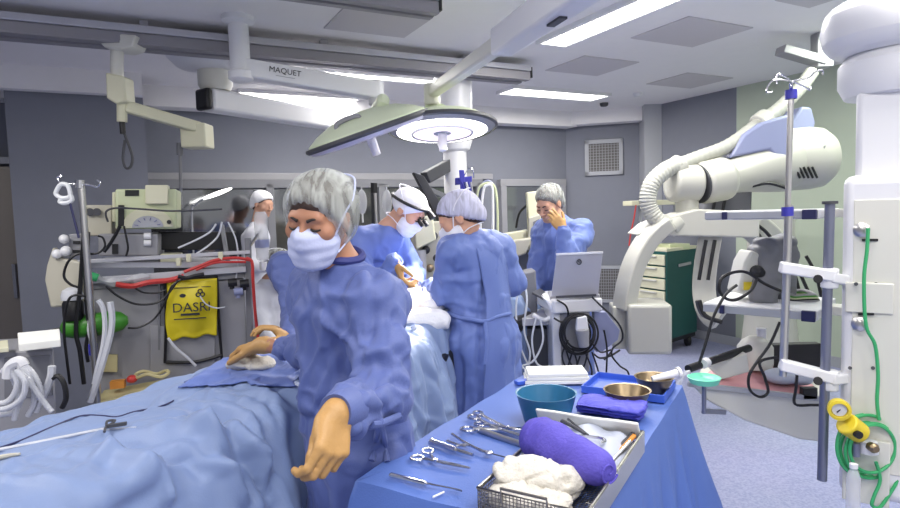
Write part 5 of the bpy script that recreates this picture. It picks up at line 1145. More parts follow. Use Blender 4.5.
mb = MB(); qbox(mb, 98, 234, 158, 256, 0, .34); o = MB
t = thing('vaporiser_box', 'grey instrument box under the cream monitor', 'box', base(Q(128, 256))); mb.build('case', 'grey', t, bevel=.008)
for x, y, m in ((148, 236, 'white'), (148, 243, 'white')): mb = MB(); mb.cyl(Q(x-4, y, .01), Q(x+3, y, .01), .018); mb.build('valve', m, t)
mb = MB(); qbox(mb, 112, 244, 118, 254, .01, .02); mb.build('socket', 'black', t)
t = thing('ventilator_box', 'grey box with two dark round dials left of the cream monitor', 'box', base(Q(97, 234, -.15)))
mb = MB(); qbox(mb, 85, 205, 112, 236, -.12, .25); mb.build('case', 'beige', t, bevel=.008)
for x in (90, 97): mb = MB(); mb.cyl(Q(x, 212, -.118), Q(x, 212, -.10), .022); mb.build('dial', 'darkgrey', t)
t = thing('pump_block', 'small grey pump block with white knobs beside the infusion pole', 'pump', base(Q(72, 252, .05)))
mb = MB(); qbox(mb, 69, 234, 82, 256, .0, .2); mb.build('body', 'grey', t, bevel=.006)
for x, y, r in ((64, 239, .025), (66, 251, .028), (57, 254, .026)): mb = MB(); mb.ell(Q(x, y, .02), (r, r, r)); mb.cyl(Q(x, y, .02), Q(72, y+2, -.04), .012); mb.build('knob', 'white', t)
for y in (241, 250): mb = MB(); qbox(mb, 73, y, 80, y+3, .006, .01); mb.build('display', 'black', t)
mb = MB(); qbox(mb, 158, 232, 236, 250, -.16, .12); tag(mb.build('black_monitor', 'black', bevel=.006), 'black equipment box at the back of the rack right of the cream monitor', 'box')
mb = MB(); qbox(mb, 160, 254, 180, 266, -.02, .2); tag(mb.build('cream_module', 'cream', bevel=.006), 'small cream module resting on the rack shelf near its middle', 'module')
# infusion pole with clip
d = 3.08; tp = P(81, 182, d)
t = thing('infusion_pole', 'steel infusion pole with hooks at left in front of the grey pillar', 'infusion pole', (tp.x, d, 0))
mb = MB(); mb.cyl((tp.x+.01, d, .06), (tp.x, d, tp.z), .0165); mb.build('pole', 'steel', t)
mb = MB(); mb.cyl(P(80, 180, d), P(80, 188, d), .022); mb.build('pole_head', 'chrome', t)
for pts in ([(80, 184), (68, 184), (60, 183), (57, 178), (61, 176)], [(80, 184), (90, 185), (97, 187), (100, 183), (97, 180)]): mb = MB(); mb.tube(PL(pts, d), .005, 6); mb.build('hook', 'chrome', t)
for i in range(5): a = 2*PI*i/5+.3; mb = MB(); mb.bar((tp.x, d, .08), (tp.x+.27*math.cos(a), d+.27*math.sin(a), .035), .03, .03); mb.build('leg', 'steel', t)
t = thing('hose_clip', 'white plastic hose clip hanging on the left infusion pole hook', 'clip', base(P(65, 203, d)))
mb = MB(); mb.tube(PL([(58, 188), (56, 194), (62, 198), (70, 196), (68, 186), (62, 184)], d-.02), .011, 8, closed=True); mb.tube(PL([(62, 198), (60, 202), (66, 203), (72, 200), (70, 194)], d-.02), .011, 8); mb.build('clip', 'tube_plastic_white', t)
mb = MB(); mb.tube(PL([(70, 202), (74, 218), (79, 238)], d-.02), .006, 6); mb.build('lead', 'navy', t)
# beige support arm plate
mb = MB(); mb.pprism([(52, 247), (58, 258), (72, 260), (80, 262), (82, 300), (78, 306), (50, 308), (44, 280), (46, 266)], 3.25, .05); tag(mb.build('side_panel', 'beige', bevel=.012), 'beige curved side panel at the left end of the machine rack', 'panel')
# yellow waste bag on its frame
t = thing('waste_bag', 'yellow clinical waste bag hanging on a black frame on the rack', 'waste bag', base(Q(192, 338, .06)))
mb = MB(); mb.tube(QL([(165, 363), (166, 320), (165, 280), (169, 277)], .04), .008, 6); mb.tube(QL([(222, 360), (219, 320), (217, 280), (215, 277)], .04), .008, 6); mb.tube(QL([(166, 362), (195, 362), (222, 355)], .04), .01, 6); mb.tube(QL([(165, 280), (192, 278), (217, 276)], .05), .006, 6); mb.build('frame', 'black', t)
def bagp(u, v):
    x = 167+50*u; top = 282-4*u; bot = 340-6*u+1.3*math.sin(u*14)
    y = top+(bot-top)*v; return Q(x+1.2*math.sin(v*7)*(1-u), y, .055+.035*math.sin(PI*u)*math.sin(PI*min(1, v*1.1))+.006*math.sin(u*11+v*3))
mb = MB(); mb.grid(bagp, 30, 24); mb.build('bag', 'yellow', t, solid=.01, ang=180)
uT = (Q(200, 290)-Q(180, 291)).normalized(); nT = -rn
text('lettering', 'DASRI', .075, face_T(bagp(.50, .47)-rn*.018, uT, RZ), 'ink', t)
for v, w_, h_ in ((.585, .10, .012), (.66, .17, .006), (.12, .21, .004)): mb = MB(); c = bagp(.48, v)-rn*.018; mb.bar(c-uT*w_/2, c+uT*w_/2, .002, h_); mb.build('printed_line', 'ink', t)
mb = MB(); c = bagp(.30, .26)-rn*.012; mb.prism([c+uT*math.cos(a)*.017+RZ*math.sin(a)*.011 for a in np.linspace(0, 2*PI, 13)[:-1]], -rn*.003); mb.build('printed_emblem', 'ink', t)
mb = MB(); c = bagp(.66, .24)-rn*.017
for a in (PI/2, PI/2+2.1, PI/2+4.2): cc = c+uT*math.cos(a)*.013+RZ*math.sin(a)*.013; mb.tube([cc+uT*math.cos(b)*.011+RZ*math.sin(b)*.011 for b in np.linspace(0, 2*PI, 9)[:-1]], .0035, 5, closed=True)
mb.build('biohazard_sign', 'ink', t)
# green cylinder
t = thing('gas_cylinder', 'small green gas cylinder lying on the rack front', 'gas cylinder', base(Q(95, 330, .1)))
c0_, c1_ = Q(61, 329, .1), Q(128, 320, .1); ax = (c1_-c0_).normalized(); L = (c1_-c0_).length
mb = MB(); mb.lathe([(.02, 0), (.05, .02), (.062, .06), (.062, L-.08), (.05, L-.03), (.02, L)], c0_, ax); mb.build('body', 'green_cyl', t)
mb = MB(); mb.tube([c0_, c0_-ax*.03, Q(48, 334, .1)], .01, 6); mb.build('valve', 'black', t)
mb = MB(); mb.cyl(c0_+ax*L*.42, c0_+ax*L*.54, .066); mb.build('strap', 'darkgrey', t)
t = thing('suction_jar', 'dark jar with clear domed lid above the green cylinder', 'jar', base(Q(74, 322, .1)))
c = Q(74, 320, .12); mb = MB(); mb.lathe([(.045, 0), (.05, .02), (.05, .09), (.04, .11)], c); mb.build('jar', 'black', t)
mb = MB(); mb.lathe([(.052, .11), (.054, .13), (.045, .16), (.02, .175)], c); mb.build('lid', 'tube_clear', t)
# grey box trolley with white tubing
d = 2.75; c0_ = P(28, 370, d)
t = thing('grey_trolley', 'grey metal trolley at far left holding the coiled white tubing', 'trolley', (c0_.x, d+.2, 0))
mb = MB(); mb.pprism([(-40, 354), (54, 349), (62, 572), (-40, 572)], d, .40, True); mb.build('body', 'grey', t, bevel=.01)
mb = MB(); mb.pprism([(4, 358), (50, 355), (52, 396), (4, 400)], d-.006, .02); mb.build('front_panel', 'midgrey', t, bevel=.004)
mb = MB(); mb.prism([P(18, 340, d), P(60, 336, d+.02), P(61, 347, d-.08), P(19, 352, d-.1)], (0, .0, .035)); tag(mb.build('paper_pack', 'paper', bevel=.004), 'white folded pack lying on the grey trolley at far left', 'pack')
mb = MB(); mb.prism([P(-10, 346, d), P(8, 344, d), P(9, 352, d-.1), P(-10, 354, d-.1)], (0, 0, .02)); tag(mb.build('paper_sheet', 'cream', bevel=.003), 'cream sheet cut by the left edge on the grey trolley', 'sheet')
t = thing('breathing_tube_coil', 'thick white breathing tubes bundled by a white strap at far left', 'tubing', base(P(25, 400, d-.15)))
for i, (pts) in enumerate(([(2, 372), (14, 362), (28, 368), (38, 382), (41, 398), (36, 412)], [(4, 370), (14, 365), (26, 372), (33, 386), (34, 402), (28, 416)], [(8, 372), (22, 374), (34, 388), (44, 402), (52, 412)], [(8, 370), (16, 374), (21, 388), (20, 402), (12, 413), (-8, 415)], [(10, 374), (17, 388), (17, 404), (14, 420)], [(-8, 404), (6, 402), (14, 394), (17, 382), (12, 372)], [(-8, 410), (8, 408), (22, 398), (25, 382), (16, 370)])):
    mb = MB(); pq = catmull(PL(pts, d-.14-.02*i), 16); mb.tube(pq, lambda s, n_=len(pq): .0115+.0006*math.sin(s*n_*1.9), 10, smooth=False); mb.build('tube', 'tube_clear', t)
mb = MB(); mb.tube(PL([(8, 378), (10, 366), (20, 361), (24, 366)], d-.24), .022, 8); mb.build('strap', 'white', t)
for i, (lab, pts, r, m) in enumerate((('white tube with red cap standing beside the coiled breathing tubes', [(52, 366), (51, 376), (47, 388), (42, 398)], .016, 'tube_clear'), ('black tube hooked beside the white tube at far left', [(50, 380), (58, 376), (64, 384), (66, 398), (62, 408)], .011, 'black'))): cable(lab, pts, d-.1, r, m, 'tube', 'tube')
# cables over the rack
for lab, pts, k, r, m in (
    ('long black cable falling in front of the left infusion pole', [(84, 236), (82, 262), (80, 290), (76, 330), (80, 352), (84, 384)], .16, .011, 'black'),
    ('black cable looping left around the beige side panel', [(94, 254), (78, 254), (68, 262), (64, 276), (70, 284), (80, 288)], .12, .007, 'black'),
    ('black cable bowing out in front of the green cylinder', [(86, 296), (72, 296), (66, 308), (64, 330), (66, 352), (70, 384)], .2, .007, 'black'),
    ('short black cable beside the green cylinder', [(86, 300), (88, 330), (86, 348), (88, 362)], .14, .009, 'black'),
    ('black cable sagging from the lower rail to the green cylinder', [(128, 328), (140, 327), (155, 318), (166, 300), (172, 286), (184, 278)], .1, .006, 'black'),
    ('black cable sagging below the lower rail at centre', [(106, 286), (118, 296), (136, 304), (156, 303), (168, 294), (178, 280)], .1, .0065, 'black'),
    ('upper black cable sagging below the lower rail', [(130, 284), (142, 292), (156, 293), (166, 290)], .08, .0055, 'black'),
    ('black lead from the cream monitor to the rail', [(120, 226), (116, 234), (110, 244), (104, 252)], .06, .010, 'black'),
    ('thin black lead dropping from the cream monitor', [(124, 226), (126, 236), (128, 248), (126, 256)], .06, .006, 'black'),
    ('black lead running across the front of the cream monitor', [(108, 222), (106, 212), (116, 208), (140, 209), (172, 211), (206, 210), (222, 209)], .07, .006, 'darkgrey'),
    ('black lead coiled over the left end of the upper rail', [(98, 236), (103, 238), (105, 246), (100, 252), (94, 254)], .08, .006, 'black'),
    ('black cable along the lower rail beside the yellow bag', [(178, 276), (186, 278), (194, 276), (204, 274)], .1, .012, 'black'),
    ('clear curved tube before the yellow bag', [(200, 296), (206, 304), (216, 308), (225, 307)], .12, .004, 'tube_clear'),
    ('thick white hose dropping behind the draped bed', [(110, 302), (112, 318), (110, 336), (104, 358), (98, 378), (90, 402)], .3, .016, 'tube_clear'),
    ('thinner white hose hanging just left of the thick white hose', [(98, 300), (103, 308), (105, 326), (103, 346), (98, 366), (94, 384)], .3, .013, 'tube_clear'),
    ('grey hose with blue end hanging beside the infusion pole', [(90, 290), (92, 312), (90, 330), (94, 344)], .2, .014, 'tube_clear'),
    ('pale tube slanting down from the yellow bag', [(168, 338), (176, 348), (188, 358), (196, 366)], .12, .008, 'tube_clear'),
    ('thin tube arching above the black box on the rack', [(178, 248), (196, 240), (210, 232), (216, 224)], .02, .006, 'tube_clear'),
    ('thin tube crossing above the black box on the rack', [(196, 254), (208, 246), (218, 236), (222, 222)], .0, .006, 'tube_clear'),
    ('thin pale lead falling past the right post of the rack', [(228, 222), (236, 240), (238, 262), (234, 290)], .03, .005, 'tube_clear')):
    cable(lab, [(p[0], p[1], Q(p[0], p[1], k).y) for p in pts], 0, r, m)
for lab, pts, r in (('red hose bundle along the lower rail of the rack', [(116, 284), (132, 286), (150, 282), (170, 280), (184, 276)], .016), ('red hose rising over the right half of the rack', [(184, 272), (200, 266), (216, 260), (236, 258), (250, 260)], .010), ('red hose falling down the right post of the rack', [(246, 258), (252, 262), (253, 280), (255, 310), (258, 338)], .010), ('second red hose over the right half of the rack', [(196, 270), (214, 263), (232, 262), (246, 262)], .008)):
    cable(lab, [(p[0], p[1], Q(p[0], p[1], .08).y) for p in pts], 0, r, 'red', 'hose', 'hose')
mb = MB(); mb.pbox(88, 344, 95, 356, Q(92, 350, .22).y, .03); tag(mb.build('blue_connector', 'blue_plastic', bevel=.004), 'blue connector at the end of the grey hose', 'connector')
mb = MB(); qbox(mb, 92, 355, 117, 372, .04, .02); tg = tag(mb.build('paper_tag', 'tag_cream'), 'cream paper tag on the grey rack cabinet', 'tag')
for lab, pts, k in (('clear pack of tubing draped over the lower shelf', [(92, 276), (108, 282), (128, 280), (150, 276)], .05),): cable(lab, [(p[0], p[1], Q(p[0], p[1], k).y) for p in pts], 0, lambda s: .022+.008*math.sin(s*17), 'clearbag', 'tubing_pack', 'pack')
mb = MB(); mb.cyl(Q(88, 275, .07), Q(98, 278, .07), .022); tag(mb.build('green_connector', 'green_tube'), 'small green connector at the left end of the rail', 'connector')
for x, y, m, lab in ((232, 283, 'black', 'black valve on the right post of the rack'), (244, 284, 'black', 'black clamp knob right of the rack post'), (238, 292, 'robot_blue', 'small blue-grey sensor under the black valve')):
    mb = MB(); mb.cyl(Q(x-4, y, .08), Q(x+5, y-1, .08), .024); mb.cyl(Q(x, y+6, .08), Q(x, y-4, .08), .013); tag(mb.build('valve', m), lab, 'valve')
# canister in front of the far person
t = thing('clear_canister', 'clear canister with violet band hanging at the right end of the rack', 'canister', base(P(263, 262, 3.7)))
c = P(263, 262, 3.7); mb = MB(); mb.lathe([(.015, 0), (.038, .02), (.042, .28), (.03, .31)], c); mb.build('canister', 'clearbag', t)
mb = MB(); mb.lathe([(.043, .09), (.044, .14)], c, cap=False); mb.build('band', 'robot_blue', t)
mb = MB(); mb.cyl(c, c-V((0,0,.05)), .022); mb.build('spout', 'white', t)
mb = MB(); mb.bar(c+V((0, 0, .2)), Q(250, 246, .02), .012, .012); mb.build('hanger', 'chrome', t)
# things lying on the far side of the bed
for lab, x, y, m, w_, h_ in (('orange packet on the low ledge behind the drape', 118, 384, 'orange', .07, .04), ('red cap on the low ledge behind the drape', 132, 379, 'red', .05, .05), ('tan coil of tubing on the low ledge', 152, 374, 'tag_cream', .14, .03)):
    mb = MB(); c = Q(x, y, .15)
    if m == 'tag_cream': mb.tube([c+V((math.cos(a)*.09, math.sin(a)*.05, .012*math.sin(a*3))) for a in np.linspace(0, 4*PI, 17)], .009, 6)
    elif m == 'red': mb.ell(c, (.028, .028, .022))
    else: mb.box(c, (w_, .05, h_), .3)
    tag(mb.build('packet' if m == 'orange' else 'cap' if m == 'red' else 'tubing_coil', m), lab, 'packet' if m == 'orange' else 'cap' if m == 'red' else 'tubing')
mb = MB(); a, b = Q(104, 390, .05), Q(180, 376, .05); mb.prism([a, b, b-rn*.24, a-rn*.24], (0, 0, -.03)); tag(mb.build('ledge_tray', 'tag_cream', bevel=.004), 'tan low ledge at the foot of the grey rack front', 'ledge')
# distant small lamp arm glimpsed on the glazing
t = thing('examination_lamp', 'small bright examination lamp head far back above the rack', 'lamp', base(P(216, 194, 5.4)))
mb = MB(); a, b = P(203, 199, 5.4), P(232, 188, 5.45); mb.ell((a+b)/2, ((b-a).length/2, .05, .016), Matrix(((b-a).normalized(), V((0,1,0)), (b-a).normalized().cross(V((0,1,0))))).transposed()); mb.build('head', 'light_panel', t)
mb = MB(); mb.tube([P(204, 199, 5.4), P(196, 205, 5.42), P(192, 225, 5.45)]+[V((P(192, 225, 5.45).x, 5.45, .03))], .009, 8); mb.build('arm', 'trim_grey', t)
# ------------------------------------------------------------------ draped operating table
E0 = V((-1.215, 1.62, 0)); ba = V((.45, .893, 0)).normalized(); bn_ = V((ba.y, -ba.x, 0)); BW = .60
cre = [([(95, 441), (115, 455), (135, 468), (152, 476)], .022, .020), ([(152, 468), (163, 488), (172, 508)], .02, .026), ([(165, 462), (150, 470), (120, 486), (85, 506)], .022, .026), ([(122, 438), (155, 447), (195, 452), (215, 462)], .03, -.026),
       ([(182, 440), (200, 452), (222, 470), (240, 480)], .018, .022), ([(178, 418), (196, 424), (215, 436), (235, 452)], .02, .022), ([(200, 402), (222, 412), (246, 428)], .02, -.020), ([(196, 430), (215, 430), (240, 424)], .02, .016), ([(230, 418), (250, 440), (268, 462)], .02, .024),
       ([(215, 385), (240, 392), (270, 398)], .025, .014), ([(180, 384), (205, 378), (235, 374)], .02, .012), ([(228, 480), (240, 495), (250, 508)], .02, .022), ([(248, 455), (262, 480), (275, 505)], .02, -.02)]

def bw(s): k = max(0, min(1, (s-1.25)/.3)); return BW-.13*k*k*(3-2*k)
def bed_top(s, o):
    z = 1.045+.035*math.exp(-((s-1.02)/.34)**2)*math.exp(-((o-.30)/.3)**2)-.05*(o/BW-.45)**2
    z += .16*math.exp(-((s-2.05)/.36)**2)*math.exp(-((o-.33)/.27)**2)
    return z
NS, NT = 430, 270
S_ = np.linspace(-.75, 3.0, NS); U = np.linspace(0, 1, NT)
pts = np.zeros((NS, NT, 3)); so2 = np.zeros((NS, NT, 3))
for i, s in enumerate(S_):
    for j, u in enumerate(U):
        # u: 0 lower-left hem .. .22 left edge .. .70 right edge .. 1 lower-right hem
        if u < .20: k = 1-u/.20; o = -.02-.05*k; z = bed_top(s, 0)-.03-.68*k; fo = .02*k*math.sin(s*13+1)+.012*k*math.sin(s*29)
        elif u > .66: k = (u-.66)/.34; sd_ = .07*math.sin(min(1, k*2.2)*PI/2); fr = max(0, min(1, (s-1.3)/.4)); o = bw(s)+sd_*(1-.3*fr)+.05*k; z = bed_top(s, bw(s))-.02-.85*k**1.15; fo = (.035*math.sin(s*9+.6)+.02*math.sin(s*21+2))*min(1, k*2)
        else: k = (u-.20)/.46; o = bw(s)*k; z = bed_top(s, o)-.05*max(0, (k-.9)/.1)**2*.4-.03*max(0, (.06-k)/.06)**2; fo = 0
        p = E0+ba*s+bn_*(o+fo); pts[i, j] = (p.x, p.y, z); so2[i, j] = (s, o/bw(s) if u <= .66 else 1+(u-.66)*2.2, 0)
X = pts.reshape(-1, 3); ii, jj = np.meshgrid(np.arange(NS-1), np.arange(NT-1), indexing='ij'); f0 = (ii*NT+jj).ravel()
F = np.stack([f0, f0+NT, f0+NT+1, f0+1], 1)
N_ = vnorm(X, F); N_ = N_*np.sign((N_[:, 2]+ (N_@np.array(tuple(bn_)))*.3))[:, None]
dz = creases(X, snap_lines(X, [(l, w*.9, a*1.7) for l, w, a in cre]), 1.25); q_ = X+.07*vn(X*4)[:, None]
Q2_ = so2.reshape(-1, 3); sm = np.clip((Q2_[:, 1]-.30)/.5, 0, 1); sm = sm*sm*(3-2*sm)*np.clip((1.55-Q2_[:, 0])/.3, .35, 1); wq = Q2_[:, 1]*.5+.25*vn(X*3.3)
fa = np.stack([Q2_[:, 0]*6.5+wq*2.2, wq*1.8, wq*0], 1); dz += sm*(.030*(.45-np.abs(vn(fa)))*2+.014*(.4-np.abs(vn(fa*2.1+31)))*2+.006*(.4-np.abs(vn(X*17+3)))*2)
dz += vn(X*4.5)*.005+crumple(q_, [6, 6, 6], .13, 4)*.009-crumple(q_, [9, 9, 5], .15, 24)*.006+vn(X*16)*.0015
X = X+N_*dz[:, None]
o = np_obj('surgical_drape', X, F, 'drape'); so_ = o.modifiers.new('solid', 'SOLIDIFY'); so_.thickness = .004; tag(o, 'large pale blue drape covering the operating table and patient', 'drape')
def on_bed(px, py, lift=.006):          # point on the drape seen at a pixel
    p = snap(X, px, py, .012); return p+V((0, -.3, .95))*(lift*1.25+.001)
t = thing('operating_table', 'operating table base hidden under the blue drape', 'operating table', base(E0+ba*1.5+bn_*.3))
T = Matrix.Translation(E0+bn_*.3) @ zrot(math.atan2(ba.y, ba.x))
mb = MB(T); mb.box((1.1, -.06, .88), (3.4, .36, .10)); mb.build('table_top', 'black', t, bevel=.02)
mb = MB(T); mb.box((1.6, 0, .45), (.35, .32, .76)); mb.build('column', 'steel', t, bevel=.02)
mb = MB(T); mb.box((1.5, 0, .05), (1.1, .5, .10)); mb.build('base', 'grey', t, bevel=.02)
tw = [[(178, 387), (222, 358)], [(232, 384), (262, 353)], [(296, 386), (306, 352)]]
def twf(u, v):
    k = min(1, int(u*2)); f = u*2-k; a = [tw[k][0][q]*(1-f)+tw[k+1][0][q]*f for q in (0, 1)]; b = [tw[k][1][q]*(1-f)+tw[k+1][1][q]*f for q in (0, 1)]
    return on_bed(a[0]*(1-v)+b[0]*v, a[1]*(1-v)+b[1]*v, .010+.004*math.sin(u*14)*math.sin(v*6))
mb = MB(); mb.grid(twf, 36, 16); tag(mb.build('surgical_towel', 'gown_light', solid=.004, ang=180), 'deeper blue towel spread on the pale drape under the gauze pad', 'towel')
# gauze under the hand, cords and clamp on the drape
gq = []
c = on_bed(249, 367, .012); R_ = np.eye(3)
gq = [elli(c+V((0, 0, .012)), R_, (.075, .055, .022), .02), elli(on_bed(240, 366)+V((0, 0, .01)), R_, (.05, .04, .018), .02), elli(on_bed(262, 366)+V((0, 0, .01)), R_, (.045, .05, .015), .02)]
Xg, Fg = mesh_sdf(gq, .006); Xg += ((1-2*np.abs(vn(Xg*28)))*.005)[:, None]*vnorm(Xg, Fg); tag(np_obj('gauze_pad', Xg, Fg, 'gauze'), 'crumpled white gauze pad under the nurse\'s resting hand', 'gauze')
def cord(lab, px, r, m, name='cord'):
    mb = MB(); mb.tube([on_bed(x, y, r) for x, y in px], r, 6, sub=5); return tag(mb.build(name, m), lab, 'cord')
cord('dark thin cord curving across the pale blue drape', [(-10, 448), (20, 438), (50, 425), (80, 414), (100, 413), (118, 414), (135, 409), (160, 404), (174, 398)], .0028, 'navy')
cord('pale tube lying across the drape to the small clamp', [(-10, 449), (30, 441), (60, 435), (90, 429), (104, 427)], .004, 'tube_clear')
cord('short pale tube beyond the small clamp on the drape', [(106, 427), (116, 426), (134, 425)], .0028, 'wrap_grey')
t = thing('towel_clamp', 'small dark clamp gripping the pale tube on the drape', 'clamp', base(on_bed(107, 427)))
a = on_bed(107, 428, .012); mb = MB(); mb.tube([a, a+V((-.01, .02, .008)), a+V((-.004, .04, .004)), a+V((.006, .025, .006)), a], .0035, 6); mb.tube([a, a+V((.008, -.02, .004)), a+V((.014, -.035, 0))], .0035, 6); mb.build('jaw', 'darkgrey', t)
mb = MB(); mb.bar(a+V((0, 0, .002)), a+V((.045, .012, .004)), .010, .008); mb.build('grip', 'darkgrey', t)
t = thing('needle_holder', 'tan handled instrument on the drape at the left edge', 'instrument', base(on_bed(5, 456)))
mb = MB(); mb.tube([on_bed(-8, 458, .006), on_bed(6, 455, .007), on_bed(18, 453, .006)], lambda s: .007*(1-.55*s), 8); mb.build('shaft', 'beige', t)
# the open field: white towels, gauze, retractors
fq = lambda px, py, d: P(px, py, d)
def lump(name, lab, parts, m, cat, h=.008, amp=.008, fr=20, group=None):
    Xl, Fl = mesh_sdf([elli(c, np.eye(3), r, .03) for c, r in parts], h); Xl += ((1-2*np.abs(vn(Xl*fr)))*amp)[:, None]*vnorm(Xl, Fl); return tag(np_obj(name, Xl, Fl, m), lab, cat, group)
lump('white_towel', 'bright white towel heaped over the lit surgical field', [(P(417, 298, 3.1), (.13, .12, .05)), (P(432, 303, 3.0), (.08, .1, .05)), (P(408, 306, 3.0), (.08, .09, .04))], 'gauze_bright', 'towel')
lump('white_towel', 'white towel spilling over the near side of the lit field', [(P(425, 318, 2.86), (.10, .05, .045)), (P(410, 322, 2.84), (.07, .05, .04)), (P(440, 322, 2.86), (.05, .05, .04))], 'gauze_bright', 'towel')
lump('skin_patch', 'tan patch of prepared skin between the white towels', [(P(413, 311, 2.93), (.065, .05, .022))], 'glove', 'patient skin', amp=.002)
for i, (lab, pts) in enumerate((('thin steel retractor standing in the lit field, left', [(424, 300), (422, 288), (420, 282)]), ('thin steel retractor standing in the lit field, right', [(430, 300), (432, 288), (436, 282)]))):
    mb = MB(); mb.tube(PL(pts, 3.02), .005, 6); tag(mb.build('retractor', 'chrome'), lab, 'retractor')
cordp = [P(x, y, d) for x, y, d in ((413, 326, 2.72), (420, 345, 2.70), (428, 365, 2.66), (436, 386, 2.62))]
mb = MB(); mb.tube(cordp, .012, 8); tag(mb.build('suction_tube', 'wrap_grey'), 'grey suction tube hanging down the side of the draped bed', 'tube')
mb = MB(); mb.ell(P(437, 388, 2.60), (.012, .01, .025)); tag(mb.build('tube_tip', 'tag_cream'), 'tan tip below the grey suction tube', 'tip')
# ------------------------------------------------------------------ instrument table
A0 = V((-.247, 1.41, 0)); tu = V((.506, .863, 0)).normalized(); tn = V((tu.y, -tu.x, 0)); TL, TW, TZ = 1.12, .57, .95
def TP(s, o, z=TZ): return A0+tu*s+tn*o+V((0, 0, z))
tc_ = TP(TL/2, TW/2, 0); T = frame(V((tc_.x, tc_.y, 0)), math.atan2(tu.y, tu.x))
t = thing('instrument_table', 'wheeled table hidden under the blue instrument cloth', 'table', (tc_.x, tc_.y, 0), math.atan2(tu.y, tu.x))
mb = MB(T); mb.box((0, 0, TZ-.03), (TL-.03, TW-.03, .03)); mb.build('table_top', 'steel', t, bevel=.004)
for sx in (-1, 1):
    for sy in (-1, 1):
        mb = MB(T); mb.cyl((sx*(TL/2-.06), sy*(TW/2-.06), .1), (sx*(TL/2-.06), sy*(TW/2-.06), TZ-.04), .015); lg = mb.build('leg', 'steel', t)
        mb = MB(T); mb.cyl((sx*(TL/2-.06)-.012, sy*(TW/2-.06), .05), (sx*(TL/2-.06)+.012, sy*(TW/2-.06), .05), .05, n=16); mb.cyl((sx*(TL/2-.06), sy*(TW/2-.06), .05), (sx*(TL/2-.06), sy*(TW/2-.06), .11), .01); mb.build('caster', 'black', lg)
n = 280; per = []
def rect_pt(f, hx, hy, r=.02):
    L = [2*hx, 2*hy, 2*hx, 2*hy]; tot = sum(L); a = f*tot; k = 0
    while a > L[k]: a -= L[k]; k += 1
    if k == 0: return V((-hx+a, -hy, 0)), V((0, -1, 0))
    if k == 1: return V((hx, -hy+a, 0)), V((1, 0, 0))
    if k == 2: return V((hx-a, hy, 0)), V((0, 1, 0))
    return V((-hx, hy-a, 0)), V((-1, 0, 0))
rings = []
for lv in range(9):
    k = .02+.98*lv/8; rings.append([T @ V((rect_pt(i/n, TL/2*k, TW/2*k)[0].x, rect_pt(i/n, TL/2*k, TW/2*k)[0].y, TZ)) for i in range(n)])
for lv in range(1, 16):
    k = lv/15; rg = []
    for i in range(n):
        p, nr = rect_pt(i/n, TL/2, TW/2); f = i/n*2*PI
        cx_ = min(abs(abs(p.x)-TL/2)+abs(abs(p.y)-TW/2), .16)/.16; cf = (1-cx_)**1.5
        out = V((p.x/TL, p.y/TW, 0)).normalized() if cf > 0 else nr
        dr = (nr*(1-cf)+out*cf).normalized()
        fold = (.038*math.sin(f*19+.7)+.024*math.sin(f*33+2)+.010*math.sin(f*61))*min(1, k*1.5)
        pp = p+dr*(.004+.07*k+fold*k+.11*cf*k); rg.append(T @ V((pp.x, pp.y, TZ-.66*k**1.02-(.0 if k > .1 else 0))))
    rings.append(rg)
mb = MB(); mb.loft(rings, cap=False); bm_ = mb.bm
for v in bm_.verts: v.co.z += .0035*math.sin(v.co.x*19+v.co.y*7)*math.sin(v.co.y*13-v.co.x*5) if v.co.z > TZ-.01 else 0
o = mb.build('table_cloth', 'table_cloth', solid=.003, ang=70); tag(o, 'blue sterile cloth over the instrument table with instruments, hanging to the floor', 'cloth')
TS = TZ+.004
def on_t(px, py, lift=0.0): return PZ(px, py, TS+lift)
# scissors-type instruments
def ringtool(name, lab, tip, hinge, rings2, r=.0035, ring_r=.014, m='chrome', sep=.012):
    a, h = on_t(*tip, .008), on_t(*hinge, .008); b = [on_t(x, y, .008) for x, y in rings2]
    t = thing(name, lab, 'instrument', base((h.x, h.y, TS)))
    d1 = (a-h).normalized(); s1 = V((-d1.y, d1.x, 0))
    for i, c in enumerate(b):
        sg_ = 1 if i == 0 else -1
        dd_ = (c-h).normalized(); mb = MB(); mb.tube([a+s1*.0015*sg_, a.lerp(h, .5)+s1*.003*sg_, h, h.lerp(c, .5)+V((0,0,.001*sg_)), c-dd_*ring_r*.9], lambda s: r*(.6+.6*min(1, s*2.2)), 8)
        rp = V((dd_.y, -dd_.x, 0)); mb.tube([c+dd_*math.cos(q)*ring_r*1.25+rp*math.sin(q)*ring_r for q in np.linspace(0, 2*PI, 11)[:-1]], r*.9, 6, closed=True); mb.build('half', m, t)
    mb = MB(); mb.cyl(h-V((0,0,.005)), h+V((0,0,.006)), .0055, n=12); mb.build('hinge_screw', m, t)
    return t
ringtool('scissors', 'scissors lying nearest to the nurse, ring handles at left', (470, 468), (436, 461), [(417, 458), (428, 451)])
ringtool('forceps', 'large ringed forceps pointing at the purple roll', (530, 438), (500, 430), [(468, 429), (474, 417)], r=.0045, ring_r=.017)
ringtool('forceps', 'second ringed forceps crossing above the large one', (540, 430), (508, 428), [(480, 424), (478, 413)], r=.0038, ring_r=.014)
def rodtool(name, lab, pts, rad, m='chrome', lift=.006, grip=None):
    p = [on_t(x, y, lift) for x, y in pts]; t = thing(name, lab, 'instrument', base((p[0].x, p[0].y, TS))); mb = MB(); mb.tube(p, rad, 8); mb.build('shaft', m, t)
    if grip: mb = MB(); a, b = on_t(*grip[0], lift+.001), on_t(*grip[1], lift+.001); mb.tube([a, a.lerp(b, .5), b], grip[2], 10); mb.build('grip', m, t)
    return t
